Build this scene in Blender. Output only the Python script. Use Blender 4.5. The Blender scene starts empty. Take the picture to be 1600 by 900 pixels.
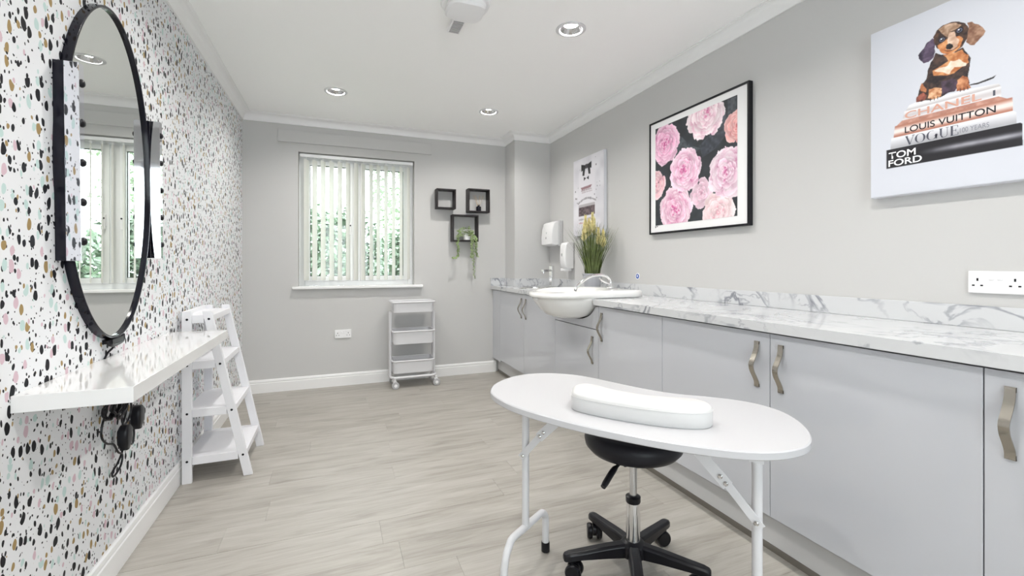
import bpy, bmesh, math, random
import numpy as np
from mathutils import Vector, Matrix, noise

scene = bpy.context.scene
COL = scene.collection
PI = math.pi
random.seed(11)

# ------------------------------------------------------------------ camera, sky, exposure
cam_data = bpy.data.cameras.new('camera')
cam = bpy.data.objects.new('camera', cam_data)
COL.objects.link(cam)
scene.camera = cam
cam.location = (0.0, 0.0, 1.145)
cam.rotation_euler = (PI / 2, 0.0, -0.3755)
cam_data.sensor_width = 36.0
cam_data.lens = 698.65 / 1600 * 36.0
cam_data.shift_y = -(450 - 413.64) / 1600
cam_data.clip_start = 0.02

world = bpy.data.worlds.new('overcast_sky')
scene.world = world
world.use_nodes = True
_bg = world.node_tree.nodes['Background']
_bg.inputs[0].default_value = (0.90, 0.95, 1.0, 1)
_bg.inputs[1].default_value = 6.0

LAMP_GLOW = 620.0
LAMP_COLOUR = (1.0, 0.97, 0.925)
scene.view_settings.view_transform = 'Standard'
scene.view_settings.look = 'None'
scene.view_settings.gamma = 1.0
scene.view_settings.use_curve_mapping = False
scene.view_settings.exposure = 0.42
scene.cycles.use_denoising = True
scene.cycles.max_bounces = 12
scene.cycles.diffuse_bounces = 8
scene.cycles.glossy_bounces = 6
scene.cycles.transparent_max_bounces = 12
scene.cycles.sample_clamp_indirect = 4.0
scene.cycles.blur_glossy = 1.0

# ------------------------------------------------------------------ room dimensions
XL, XR = -0.768, 2.113
YF, YB = -1.50, 4.539
YBOX, XBOX = 4.262, 1.710
ZCORN, ZC = 2.425, 2.495
WX0, WX1, WZ0, WZ1 = -0.321, 0.735, 0.945, 2.184
XW = 1.542                     # worktop front edge
XD = 1.567                     # door faces
ZT, ZU = 0.9235, 0.8855        # worktop top and underside


# ------------------------------------------------------------------ materials
def srgb(r, g, b):
    f = lambda c: (c / 255 / 12.92) if c <= 10 else ((c / 255 + 0.055) / 1.055) ** 2.4
    return (f(r), f(g), f(b), 1)


def new_mat(name):
    m = bpy.data.materials.new(name)
    m.use_nodes = True
    nt = m.node_tree
    return m, nt, nt.nodes['Principled BSDF']


def mat(name, col, rough=0.5, metal=0.0, coat=0.0, bump=0.0, bscale=200.0, spec=0.5, var=0.0):
    m, nt, b = new_mat(name)
    c = tuple(col) + ((1,) if len(col) == 3 else ())
    b.inputs['Base Color'].default_value = c
    b.inputs['Roughness'].default_value = rough
    b.inputs['Metallic'].default_value = metal
    b.inputs['Coat Weight'].default_value = coat
    b.inputs['Coat Roughness'].default_value = 0.03
    b.inputs['Specular IOR Level'].default_value = spec
    if bump or var:
        tc = nt.nodes.new('ShaderNodeTexCoord')
        nz = nt.nodes.new('ShaderNodeTexNoise')
        nz.inputs['Scale'].default_value = bscale
        nz.inputs['Detail'].default_value = 4
        nt.links.new(tc.outputs['Object'], nz.inputs['Vector'])
        if bump:
            bp = nt.nodes.new('ShaderNodeBump')
            bp.inputs['Strength'].default_value = bump
            bp.inputs['Distance'].default_value = 0.002
            nt.links.new(nz.outputs['Fac'], bp.inputs['Height'])
            nt.links.new(bp.outputs['Normal'], b.inputs['Normal'])
        if var:
            rp = nt.nodes.new('ShaderNodeValToRGB')
            rp.color_ramp.elements[0].position = 0.3
            rp.color_ramp.elements[1].position = 0.7
            rp.color_ramp.elements[0].color = tuple(x * (1 - var) for x in c[:3]) + (1,)
            rp.color_ramp.elements[1].color = tuple(min(1, x * (1 + var)) for x in c[:3]) + (1,)
            nt.links.new(nz.outputs['Fac'], rp.inputs['Fac'])
            nt.links.new(rp.outputs['Color'], b.inputs['Base Color'])
    return m


M = {}
M['wall'] = mat('wall_paint', (0.565, 0.562, 0.556), 0.75, bump=0.06, bscale=400)
M['ceiling'] = mat('ceiling_paint', (0.95, 0.95, 0.945), 0.8, bump=0.04, bscale=300)
M['trim'] = mat('white_satin_trim', (0.84, 0.84, 0.84), 0.35)
M['upvc'] = mat('white_upvc', (0.86, 0.87, 0.88), 0.25)
M['white_gloss'] = mat('white_gloss_board', (0.76, 0.76, 0.76), 0.08, coat=0.5)
M['white_satin'] = mat('white_painted_wood', (0.76, 0.76, 0.79), 0.4, bump=0.03, bscale=90)
M['white_plastic'] = mat('white_plastic', (0.84, 0.84, 0.85), 0.3)
M['grey_plastic'] = mat('grey_plastic', (0.45, 0.45, 0.46), 0.4)
M['white_metal'] = mat('white_powder_coat', (0.68, 0.68, 0.70), 0.35)
M['table_top'] = mat('white_laminate', (0.53, 0.53, 0.55), 0.22, bump=0.01, bscale=500)
M['cushion'] = mat('white_leatherette', (0.60, 0.60, 0.60), 0.45, bump=0.06, bscale=700)
M['door'] = mat('pale_grey_gloss', (0.545, 0.558, 0.595), 0.08, coat=0.6)
M['carcass'] = mat('grey_carcass', (0.45, 0.45, 0.46), 0.5)
M['plinth'] = mat('pale_grey_plinth', (0.58, 0.58, 0.585), 0.22, coat=0.2)
M['brown_grey'] = mat('dark_brown_grey', (0.16, 0.145, 0.125), 0.4)
M['nickel'] = mat('brushed_nickel', (0.46, 0.43, 0.38), 0.22, metal=1.0, bump=0.05, bscale=900)
M['chrome'] = mat('chrome', (0.86, 0.86, 0.87), 0.05, metal=1.0)
M['satin_chrome'] = mat('satin_chrome', (0.62, 0.62, 0.63), 0.2, metal=1.0)
M['steel'] = mat('stainless_steel', (0.72, 0.72, 0.72), 0.2, metal=1.0)
M['mirror'] = mat('mirror_silver', (0.86, 0.88, 0.86), 0.0, metal=1.0)
M['mirror_strip'] = mat('mirror_strip', (0.86, 0.87, 0.92), 0.04, metal=1.0)
M['black_gloss'] = mat('black_gloss', (0.008, 0.008, 0.014), 0.12, spec=0.3)
M['black_satin'] = mat('black_satin', (0.006, 0.006, 0.009), 0.35, spec=0.3)
M['black_plastic'] = mat('black_plastic', (0.006, 0.006, 0.009), 0.33, spec=0.35)
M['black_vinyl'] = mat('black_vinyl', (0.008, 0.008, 0.012), 0.42, bump=0.08, bscale=300, spec=0.3)
M['black_wood'] = mat('black_brown_wood', (0.018, 0.014, 0.016), 0.45, bump=0.08, bscale=120, spec=0.3)
M['ceramic'] = mat('white_ceramic', (0.86, 0.86, 0.85), 0.06, coat=0.5)
M['grey_pot'] = mat('pale_grey_pot', (0.40, 0.41, 0.44), 0.5, bump=0.05, bscale=60)
M['reflector'] = mat('reflector_chrome', (0.5, 0.5, 0.5), 0.13, metal=1.0)
M['blue'] = mat('sign_blue', (0.02, 0.09, 0.42), 0.4)
M['mount'] = mat('white_mount_board', (0.85, 0.85, 0.86), 0.6)
M['canvas'] = mat('canvas_white', (0.66, 0.67, 0.71), 0.6, bump=0.05, bscale=900)
M['leaf_pale'] = mat('pale_green_leaf', (0.22, 0.30, 0.12), 0.5, var=0.45, bscale=30)
M['leaf_grass'] = mat('grass_blade_green', (0.115, 0.15, 0.045), 0.5, var=0.6, bscale=16)
M['stem'] = mat('green_stem', (0.15, 0.2, 0.07), 0.6)
M['plume'] = mat('pale_yellow_plume', (0.80, 0.73, 0.40), 0.8, var=0.25, bscale=40)
M['reed'] = mat('reed_stick', (0.5, 0.38, 0.24), 0.7)
M['soil'] = mat('dark_soil', (0.06, 0.045, 0.03), 0.9)
M['lawn'] = mat('lawn', (0.12, 0.2, 0.07), 0.9, var=0.4, bscale=3)
M['hedge'] = mat('hedge_leaf', (0.21, 0.275, 0.20), 0.6, var=0.45, bscale=2.2)
M['tree'] = mat('tree_leaf', (0.38, 0.45, 0.34), 0.6, var=0.3, bscale=2.0)
M['bark'] = mat('bark', (0.12, 0.09, 0.06), 0.9, var=0.3, bscale=12)
for k in ('leaf_pale', 'hedge', 'tree', 'leaf_grass'):
    M[k].node_tree.nodes['Principled BSDF'].inputs['Subsurface Weight'].default_value = 0.0


def emit(name, col, s):
    m, nt, b = new_mat(name)
    b.inputs['Base Color'].default_value = (0.8, 0.8, 0.8, 1)
    b.inputs['Emission Color'].default_value = tuple(col) + (1,)
    b.inputs['Emission Strength'].default_value = s
    return m


M['lamp'] = emit('lamp_glow', LAMP_COLOUR, LAMP_GLOW)


def flat(name, rgb, rough=0.6):
    return mat(name, srgb(*rgb)[:3], rough)


def make_glass():
    m, nt, b = new_mat('window_glass')
    nt.nodes.remove(b)
    out = nt.nodes['Material Output']
    t = nt.nodes.new('ShaderNodeBsdfTransparent')
    t.inputs[0].default_value = (0.97, 0.99, 0.98, 1)
    g = nt.nodes.new('ShaderNodeBsdfGlossy')
    g.inputs['Roughness'].default_value = 0.0
    f = nt.nodes.new('ShaderNodeFresnel')
    f.inputs[0].default_value = 1.45
    mx = nt.nodes.new('ShaderNodeMixShader')
    nt.links.new(f.outputs[0], mx.inputs[0])
    nt.links.new(t.outputs[0], mx.inputs[1])
    nt.links.new(g.outputs[0], mx.inputs[2])
    nt.links.new(mx.outputs[0], out.inputs[0])
    return m


M['glass'] = make_glass()


def make_blind():
    m, nt, b = new_mat('blind_fabric')
    nt.nodes.remove(b)
    out = nt.nodes['Material Output']
    d = nt.nodes.new('ShaderNodeBsdfDiffuse')
    d.inputs[0].default_value = (0.93, 0.93, 0.91, 1)
    t = nt.nodes.new('ShaderNodeBsdfTranslucent')
    t.inputs[0].default_value = (0.95, 0.95, 0.92, 1)
    mx = nt.nodes.new('ShaderNodeMixShader')
    mx.inputs[0].default_value = 0.5
    nt.links.new(d.outputs[0], mx.inputs[1])
    nt.links.new(t.outputs[0], mx.inputs[2])
    nt.links.new(mx.outputs[0], out.inputs[0])
    return m


M['blind'] = make_blind()


def make_wallpaper():
    """white paper printed with tilted oval speckles in black, gold, pink and mint"""
    m, nt, b = new_mat('terrazzo_wallpaper')
    L = nt.links.new
    N = nt.nodes.new
    tc = N('ShaderNodeTexCoord')
    sep = N('ShaderNodeSeparateXYZ')
    L(tc.outputs['Object'], sep.inputs[0])
    comb = N('ShaderNodeCombineXYZ')
    L(sep.outputs['Y'], comb.inputs['X'])
    L(sep.outputs['Z'], comb.inputs['Y'])

    def layer(scale, off, rmin, rmax, squash, tilt):
        mp = N('ShaderNodeMapping')
        mp.inputs['Location'].default_value = (off, off * 0.7, 0)
        mp.inputs['Rotation'].default_value = (0, 0, tilt)
        mp.inputs['Scale'].default_value = (squash, 1, 1)
        L(comb.outputs[0], mp.inputs['Vector'])
        nz = N('ShaderNodeTexNoise')
        nz.noise_dimensions = '2D'
        nz.inputs['Scale'].default_value = 26
        nz.inputs['Detail'].default_value = 1
        L(mp.outputs[0], nz.inputs['Vector'])
        sb = N('ShaderNodeVectorMath'); sb.operation = 'SUBTRACT'
        L(nz.outputs['Color'], sb.inputs[0]); sb.inputs[1].default_value = (0.5, 0.5, 0.5)
        sc = N('ShaderNodeVectorMath'); sc.operation = 'SCALE'
        L(sb.outputs[0], sc.inputs[0]); sc.inputs['Scale'].default_value = 0.015
        ad = N('ShaderNodeVectorMath'); ad.operation = 'ADD'
        L(mp.outputs[0], ad.inputs[0]); L(sc.outputs[0], ad.inputs[1])
        v = N('ShaderNodeTexVoronoi')
        v.voronoi_dimensions = '2D'
        v.feature = 'F1'
        v.inputs['Scale'].default_value = scale
        v.inputs['Randomness'].default_value = 0.95
        L(ad.outputs[0], v.inputs['Vector'])
        cs = N('ShaderNodeSeparateColor')
        L(v.outputs['Color'], cs.inputs[0])
        mr = N('ShaderNodeMapRange')
        mr.inputs['To Min'].default_value = rmin
        mr.inputs['To Max'].default_value = rmax
        L(cs.outputs['Green'], mr.inputs['Value'])
        lt = N('ShaderNodeMath'); lt.operation = 'LESS_THAN'
        L(v.outputs['Distance'], lt.inputs[0]); L(mr.outputs[0], lt.inputs[1])
        return lt.outputs[0], cs

    def ramp(stops, sock):
        r = N('ShaderNodeValToRGB')
        r.color_ramp.interpolation = 'CONSTANT'
        e = r.color_ramp.elements
        e[0].position, e[0].color = stops[0]
        e[1].position, e[1].color = stops[1]
        for p, c in stops[2:]:
            k = e.new(p); k.color = c
        L(sock, r.inputs['Fac'])
        return r.outputs['Color']

    paper = (0.745, 0.755, 0.775, 1)
    black = (0.005, 0.005, 0.008, 1)
    m1, c1 = layer(22.0, 3.7, 0.10, 0.37, 1.55, 0.22)
    col1 = ramp([(0.0, black), (0.47, (0.33, 0.23, 0.10, 1)), (0.66, (0.62, 0.46, 0.52, 1)), (0.83, (0.50, 0.64, 0.62, 1))], c1.outputs['Red'])
    m2, c2 = layer(31.0, 9.1, -0.40, 0.24, 1.4, 0.1)
    col2 = ramp([(0.0, black), (0.6, (0.52, 0.64, 0.62, 1)), (0.8, (0.36, 0.26, 0.13, 1))], c2.outputs['Red'])
    m3, c3 = layer(58.0, 17.3, -0.42, 0.26, 1.2, -0.1)

    def mix(fac, a, bb):
        x = N('ShaderNodeMix'); x.data_type = 'RGBA'
        L(fac, x.inputs['Factor'])
        for s, i in ((a, 'A'), (bb, 'B')):
            tgt = [q for q in x.inputs if q.name == i and q.type == 'RGBA'][0]
            if isinstance(s, tuple):
                tgt.default_value = s
            else:
                L(s, tgt)
        return [q for q in x.outputs if q.type == 'RGBA'][0]

    o = mix(m3, paper, black)
    o = mix(m2, o, col2)
    o = mix(m1, o, col1)
    L(o, b.inputs['Base Color'])
    b.inputs['Roughness'].default_value = 0.6
    b.inputs['Specular IOR Level'].default_value = 0.2
    return m


M['wallpaper'] = make_wallpaper()


def make_marble():
    m, nt, b = new_mat('white_marble_laminate')
    L = nt.links.new
    N = nt.nodes.new
    tc = N('ShaderNodeTexCoord')

    def veins(scale, dist, width, seed, stretch):
        mp = N('ShaderNodeMapping')
        mp.inputs['Location'].default_value = (seed, seed * 1.3, 0.2)
        mp.inputs['Rotation'].default_value = (0.3, 0.2, 0.6)
        mp.inputs['Scale'].default_value = stretch
        L(tc.outputs['Object'], mp.inputs['Vector'])
        nz = N('ShaderNodeTexNoise')
        nz.inputs['Scale'].default_value = scale
        nz.inputs['Detail'].default_value = 5
        nz.inputs['Roughness'].default_value = 0.52
        nz.inputs['Distortion'].default_value = dist
        L(mp.outputs[0], nz.inputs['Vector'])
        s = N('ShaderNodeMath'); s.operation = 'SUBTRACT'
        L(nz.outputs['Fac'], s.inputs[0]); s.inputs[1].default_value = 0.5
        a = N('ShaderNodeMath'); a.operation = 'ABSOLUTE'
        L(s.outputs[0], a.inputs[0])
        r = N('ShaderNodeMapRange')
        r.interpolation_type = 'SMOOTHSTEP'
        r.inputs['From Min'].default_value = 0.0
        r.inputs['From Max'].default_value = width
        r.inputs['To Min'].default_value = 1.0
        r.inputs['To Max'].default_value = 0.0
        L(a.outputs[0], r.inputs['Value'])
        return r.outputs[0]

    v1 = veins(2.6, 1.1, 0.030, 7.3, (1.3, 0.8, 1.3))
    v2 = veins(5.0, 0.7, 0.022, 9.0, (1.0, 0.8, 1.0))
    cl = N('ShaderNodeTexNoise')
    cl.inputs['Scale'].default_value = 3.2
    cl.inputs['Detail'].default_value = 3
    L(tc.outputs['Object'], cl.inputs['Vector'])
    cr = N('ShaderNodeMapRange')
    cr.interpolation_type = 'SMOOTHSTEP'
    cr.inputs['From Min'].default_value = 0.40
    cr.inputs['From Max'].default_value = 0.62
    L(cl.outputs['Fac'], cr.inputs['Value'])
    m1 = N('ShaderNodeMath'); m1.operation = 'MULTIPLY'
    L(v1, m1.inputs[0]); L(cr.outputs[0], m1.inputs[1])
    m2 = N('ShaderNodeMath'); m2.operation = 'MULTIPLY'
    L(v2, m2.inputs[0]); L(cr.outputs[0], m2.inputs[1])
    m3 = N('ShaderNodeMath'); m3.operation = 'MULTIPLY'
    L(m2.outputs[0], m3.inputs[0]); m3.inputs[1].default_value = 0.55
    mx = N('ShaderNodeMath'); mx.operation = 'MAXIMUM'
    L(m1.outputs[0], mx.inputs[0]); L(m3.outputs[0], mx.inputs[1])
    rp = N('ShaderNodeValToRGB')
    e = rp.color_ramp.elements
    e[0].position, e[0].color = 0.0, (0.63, 0.64, 0.655, 1)
    e[1].position, e[1].color = 1.0, (0.24, 0.25, 0.28, 1)
    k = e.new(0.35); k.color = (0.46, 0.47, 0.50, 1)
    L(mx.outputs[0], rp.inputs['Fac'])
    L(rp.outputs['Color'], b.inputs['Base Color'])
    b.inputs['Roughness'].default_value = 0.16
    b.inputs['Coat Weight'].default_value = 0.3
    return m


M['marble'] = make_marble()


def make_planks():
    m, nt, b = new_mat('grey_oak_vinyl')
    L = nt.links.new
    N = nt.nodes.new
    tc = N('ShaderNodeTexCoord')
    oi = N('ShaderNodeObjectInfo')
    off = N('ShaderNodeCombineXYZ')
    mu = N('ShaderNodeMath'); mu.operation = 'MULTIPLY'
    L(oi.outputs['Random'], mu.inputs[0]); mu.inputs[1].default_value = 40
    L(mu.outputs[0], off.inputs['Y']); L(mu.outputs[0], off.inputs['Z'])
    ad = N('ShaderNodeVectorMath'); ad.operation = 'ADD'
    L(tc.outputs['Object'], ad.inputs[0]); L(off.outputs[0], ad.inputs[1])
    mp = N('ShaderNodeMapping')
    mp.inputs['Scale'].default_value = (1.1, 9.0, 1.0)
    L(ad.outputs[0], mp.inputs['Vector'])
    n1 = N('ShaderNodeTexNoise')
    n1.inputs['Scale'].default_value = 2.2
    n1.inputs['Detail'].default_value = 6
    n1.inputs['Roughness'].default_value = 0.6
    n1.inputs['Distortion'].default_value = 0.8
    L(mp.outputs[0], n1.inputs['Vector'])
    mp2 = N('ShaderNodeMapping')
    mp2.inputs['Scale'].default_value = (2.0, 60.0, 1.0)
    L(ad.outputs[0], mp2.inputs['Vector'])
    n2 = N('ShaderNodeTexNoise')
    n2.inputs['Scale'].default_value = 3.0
    n2.inputs['Detail'].default_value = 3
    L(mp2.outputs[0], n2.inputs['Vector'])
    am = N('ShaderNodeMath'); am.operation = 'MULTIPLY_ADD'
    L(n2.outputs['Fac'], am.inputs[0]); am.inputs[1].default_value = 0.35; L(n1.outputs['Fac'], am.inputs[2])
    a2 = N('ShaderNodeMath'); a2.operation = 'MULTIPLY_ADD'
    L(oi.outputs['Random'], a2.inputs[0]); a2.inputs[1].default_value = 0.08; L(am.outputs[0], a2.inputs[2])
    rp = N('ShaderNodeValToRGB')
    e = rp.color_ramp.elements
    e[0].position, e[0].color = 0.42, (0.243, 0.226, 0.198, 1)
    e[1].position, e[1].color = 1.0, (0.445, 0.427, 0.396, 1)
    k = e.new(0.70); k.color = (0.362, 0.341, 0.306, 1)
    L(a2.outputs[0], rp.inputs['Fac'])
    L(rp.outputs['Color'], b.inputs['Base Color'])
    b.inputs['Roughness'].default_value = 0.42
    bp = N('ShaderNodeBump')
    bp.inputs['Strength'].default_value = 0.12
    bp.inputs['Distance'].default_value = 0.001
    L(n2.outputs['Fac'], bp.inputs['Height'])
    L(bp.outputs['Normal'], b.inputs['Normal'])
    return m


M['plank'] = make_planks()


def make_print(name):
    m, nt, b = new_mat(name)
    a = nt.nodes.new('ShaderNodeVertexColor')
    a.layer_name = 'ink'
    nt.links.new(a.outputs['Color'], b.inputs['Base Color'])
    b.inputs['Roughness'].default_value = 0.55
    return m


M['ink'] = make_print('printed_ink')


# ------------------------------------------------------------------ mesh builder
class MB:
    def __init__(self):
        self.bm = bmesh.new()

    def _add(self, verts, faces, smooth=False):
        vs = [self.bm.verts.new(v) for v in verts]
        for f in faces:
            try:
                fc = self.bm.faces.new([vs[i] for i in f])
                fc.smooth = smooth
            except ValueError:
                pass
        return vs

    def box(self, x0, x1, y0, y1, z0, z1):
        v = [(x, y, z) for z in (z0, z1) for y in (y0, y1) for x in (x0, x1)]
        self._add(v, [(0, 2, 3, 1), (4, 5, 7, 6), (0, 1, 5, 4), (2, 6, 7, 3), (0, 4, 6, 2), (1, 3, 7, 5)])
        return self

    def obox(self, c, ax, ay, az, sx, sy, sz):
        c, ax, ay, az = Vector(c), Vector(ax).normalized(), Vector(ay).normalized(), Vector(az).normalized()
        v = [c + ax * sx * i + ay * sy * j + az * sz * k for k in (-.5, .5) for j in (-.5, .5) for i in (-.5, .5)]
        self._add(v, [(0, 2, 3, 1), (4, 5, 7, 6), (0, 1, 5, 4), (2, 6, 7, 3), (0, 4, 6, 2), (1, 3, 7, 5)])
        return self

    def bar(self, a, b, w, t, side=(0, 0, 1)):
        """straight bar of section w (along side) by t"""
        a, b = Vector(a), Vector(b)
        d = (b - a)
        s = Vector(side) - d.normalized() * Vector(side).dot(d.normalized())
        s.normalize()
        return self.obox((a + b) / 2, d, s, d.cross(s), d.length, w, t)

    def loft(self, rings, closed=True, cap0=True, cap1=True, smooth=True):
        n = len(rings[0])
        vs = [[self.bm.verts.new(p) for p in r] for r in rings]
        m = n if closed else n - 1
        for a, b in zip(vs, vs[1:]):
            for i in range(m):
                j = (i + 1) % n
                try:
                    f = self.bm.faces.new((a[i], a[j], b[j], b[i]))
                    f.smooth = smooth
                except ValueError:
                    pass
        if cap0:
            self.bm.faces.new(list(reversed(vs[0])))
        if cap1:
            self.bm.faces.new(vs[-1])
        return self

    def lathe(self, c, prof, n=32, axis='Z', cap0=True, cap1=True, smooth=True):
        rings = []
        for r, h in prof:
            ring = []
            for i in range(n):
                a = 2 * PI * i / n
                p, q = r * math.cos(a), r * math.sin(a)
                if axis == 'Z':
                    o = (p, q, h)
                elif axis == 'X':
                    o = (h, p, q)
                else:
                    o = (q, h, p)
                ring.append(Vector(c) + Vector(o))
            rings.append(ring)
        return self.loft(rings, True, cap0, cap1, smooth)

    def tube(self, pts, r, n=10, closed=False, caps=True):
        pts = [Vector(p) for p in pts]
        m = len(pts)
        tang = []
        for i in range(m):
            if closed:
                t = pts[(i + 1) % m] - pts[i - 1]
            else:
                t = pts[min(i + 1, m - 1)] - pts[max(i - 1, 0)]
            tang.append(t.normalized())
        up = Vector((0, 0, 1)) if abs(tang[0].z) < 0.9 else Vector((1, 0, 0))
        u = (up - tang[0] * up.dot(tang[0])).normalized()
        rings = []
        for i in range(m):
            u = (u - tang[i] * u.dot(tang[i])).normalized()
            w = tang[i].cross(u)
            rr = r[i] if isinstance(r, (list, tuple)) else r
            rings.append([pts[i] + u * rr * math.cos(2 * PI * k / n) + w * rr * math.sin(2 * PI * k / n) for k in range(n)])
        if closed:
            rings.append(rings[0])
            vs = [[self.bm.verts.new(p) for p in rg] for rg in rings[:-1]]
            for a in range(m):
                A, B = vs[a], vs[(a + 1) % m]
                for k in range(n):
                    f = self.bm.faces.new((A[k], A[(k + 1) % n], B[(k + 1) % n], B[k]))
                    f.smooth = True
            return self
        return self.loft(rings, True, caps, caps, True)

    def prism(self, poly, lo, hi, plane='XY', smooth=False):
        def P(a, b, c):
            return (a, b, c) if plane == 'XY' else ((c, a, b) if plane == 'YZ' else (a, c, b))
        return self.loft([[P(a, b, lo) for a, b in poly], [P(a, b, hi) for a, b in poly]], True, True, True, smooth)

    def quad(self, a, b, c, d, smooth=False):
        self._add([a, b, c, d], [(0, 1, 2, 3)], smooth)
        return self

    def build(self, name, material, parent=None, local=False, sharp=35, bevel=0.0, seg=2):
        bm = self.bm
        bmesh.ops.recalc_face_normals(bm, faces=bm.faces[:])
        if parent is not None and not local:
            w = Matrix.Identity(4)
            p = parent
            while p is not None:
                w = p.matrix_basis @ w
                p = p.parent
            bmesh.ops.transform(bm, matrix=w.inverted(), verts=bm.verts[:])
        me = bpy.data.meshes.new(name)
        bm.to_mesh(me)
        bm.free()
        for mm in (material if isinstance(material, (list, tuple)) else [material]):
            me.materials.append(mm)
        if bevel:
            for p in me.polygons:
                p.use_smooth = True
        if sharp:
            me.set_sharp_from_angle(angle=math.radians(sharp))
        o = bpy.data.objects.new(name, me)
        COL.objects.link(o)
        if parent is not None:
            o.parent = parent
        if bevel:
            md = o.modifiers.new('bevel', 'BEVEL')
            md.width = bevel
            md.segments = seg
            md.limit_method = 'ANGLE'
            md.angle_limit = math.radians(40)
            md.harden_normals = True
        return o


def tag(o, label=None, cat=None, group=None, kind=None):
    if label: o['label'] = label
    if cat: o['category'] = cat
    if group: o['group'] = group
    if kind: o['kind'] = kind
    return o


def empty(name, loc, label=None, cat=None, group=None, rot=(0, 0, 0), kind=None):
    o = bpy.data.objects.new(name, None)
    o.empty_display_size = 0.05
    o.location = loc
    o.rotation_euler = rot
    COL.objects.link(o)
    return tag(o, label, cat, group, kind)


def copy_tree(o, parent=None):
    c = o.copy()
    COL.objects.link(c)
    c.parent = parent
    for ch in list(o.children):
        copy_tree(ch, c)
    return c


def smooth_path(pts, n=8, closed=False):
    P = [Vector(p) for p in pts]
    out = []
    m = len(P)
    rng = range(m if closed else m - 1)
    for i in rng:
        if closed:
            p0, p1, p2, p3 = P[i - 1], P[i], P[(i + 1) % m], P[(i + 2) % m]
        else:
            p1, p2 = P[i], P[i + 1]
            p0 = P[i - 1] if i > 0 else p1 * 2 - p2
            p3 = P[i + 2] if i + 2 < m else p2 * 2 - p1
        for k in range(n):
            t = k / n
            out.append(0.5 * ((2 * p1) + (p2 - p0) * t + (2 * p0 - 5 * p1 + 4 * p2 - p3) * t * t + (3 * p1 - p0 - 3 * p2 + p3) * t ** 3))
    if not closed:
        out.append(P[-1])
    return out


def rrect(x0, x1, y0, y1, r, n=5):
    pts = []
    for cx, cy, a0 in ((x1 - r, y1 - r, 0), (x0 + r, y1 - r, 90), (x0 + r, y0 + r, 180), (x1 - r, y0 + r, 270)):
        for k in range(n + 1):
            a = math.radians(a0 + 90 * k / n)
            pts.append((cx + r * math.cos(a), cy + r * math.sin(a)))
    return pts


def sweep_profile(name, path, prof, material, parent=None, kind='structure'):
    """extrude profile [(offset from the wall, z)] along a plan polyline with mitred corners (room on the right-hand side)"""
    P = [Vector((a, b)) for a, b in path]
    rings = []
    for i, p in enumerate(P):
        ns = []
        if i > 0:
            dd = (P[i] - P[i - 1]).normalized(); ns.append(Vector((dd.y, -dd.x)))
        if i < len(P) - 1:
            dd = (P[i + 1] - P[i]).normalized(); ns.append(Vector((dd.y, -dd.x)))
        if len(ns) == 2:
            mm = (ns[0] + ns[1]).normalized()
            mm = mm / max(0.2, mm.dot(ns[0]))
        else:
            mm = ns[0]
        rings.append([(p.x + mm.x * o, p.y + mm.y * o, z) for o, z in prof])
    mb = MB()
    mb.loft(rings, True, True, True, False)
    return tag(mb.build(name, material, parent), kind=kind)


# ------------------------------------------------------------------ the room
b = MB().box(XL - 0.15, XL, YF - 0.15, YB, -0.05, ZC + 0.15)
tag(b.build('wall_left', M['wallpaper']), kind='structure')

b = MB()
b.box(XL - 0.15, WX0, YB, YB + 0.26, -0.05, ZC + 0.15)
b.box(WX1, XR + 0.15, YB, YB + 0.26, -0.05, ZC + 0.15)
b.box(WX0, WX1, YB, YB + 0.26, -0.05, WZ0 - 0.025)
b.box(WX0, WX1, YB, YB + 0.26, WZ1, ZC + 0.15)
tag(b.build('wall_back', M['wall']), kind='structure')

tag(MB().box(XR, XR + 0.15, YF - 0.15, YB, -0.05, ZC + 0.15).build('wall_right', M['wall']), kind='structure')
tag(MB().box(XBOX, XR, YBOX, YB, 0.0, ZC).build('wall_corner', M['wall']), kind='structure')

# wall behind the camera with its own window
RX0, RX1, RZ0, RZ1 = -0.35, 1.35, 0.60, 2.10
b = MB()
b.box(XL, RX0, YF - 0.15, YF, -0.05, ZC + 0.15)
b.box(RX1, XR, YF - 0.15, YF, -0.05, ZC + 0.15)
b.box(RX0, RX1, YF - 0.15, YF, -0.05, RZ0)
b.box(RX0, RX1, YF - 0.15, YF, RZ1, ZC + 0.15)
tag(b.build('wall_front', M['wall']), kind='structure')
w2 = empty('window_2', (0.4, YF - 0.07, RZ0), kind='structure')
b = MB()
for x in (RX0, 0.47, RX1 - 0.06):
    b.box(x, x + 0.06, YF - 0.11, YF - 0.05, RZ0, RZ1)
b.box(RX0, RX1, YF - 0.11, YF - 0.05, RZ0, RZ0 + 0.06)
b.box(RX0, RX1, YF - 0.11, YF - 0.05, RZ1 - 0.06, RZ1)
b.build('window_frame', M['upvc'], w2)
MB().box(RX0 + 0.05, RX1 - 0.05, YF - 0.082, YF - 0.078, RZ0 + 0.05, RZ1 - 0.05).build('pane', M['glass'], w2)

# floor: a base slab carrying separate planks that run across the room
fl = MB().box(XL - 0.15, XR + 0.15, YF - 0.15, YB + 0.2, -0.12, -0.006).build('floor', M['brown_grey'])
tag(fl, kind='structure')
PW, PL, GAP = 0.182, 1.22, 0.0003


def plank_mesh(length, width):
    mb = MB()
    c = 0.0004
    hx, hy = length / 2 - GAP, width / 2 - GAP
    def ring(i, z):
        return [(-hx + i, -hy + i, z), (hx - i, -hy + i, z), (hx - i, hy - i, z), (-hx + i, hy - i, z)]
    mb.loft([ring(0, -0.006), ring(0, -c), ring(c, 0.0)], True, True, True, False)
    o = mb.build('plank', M['plank'], None)
    return o


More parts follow.
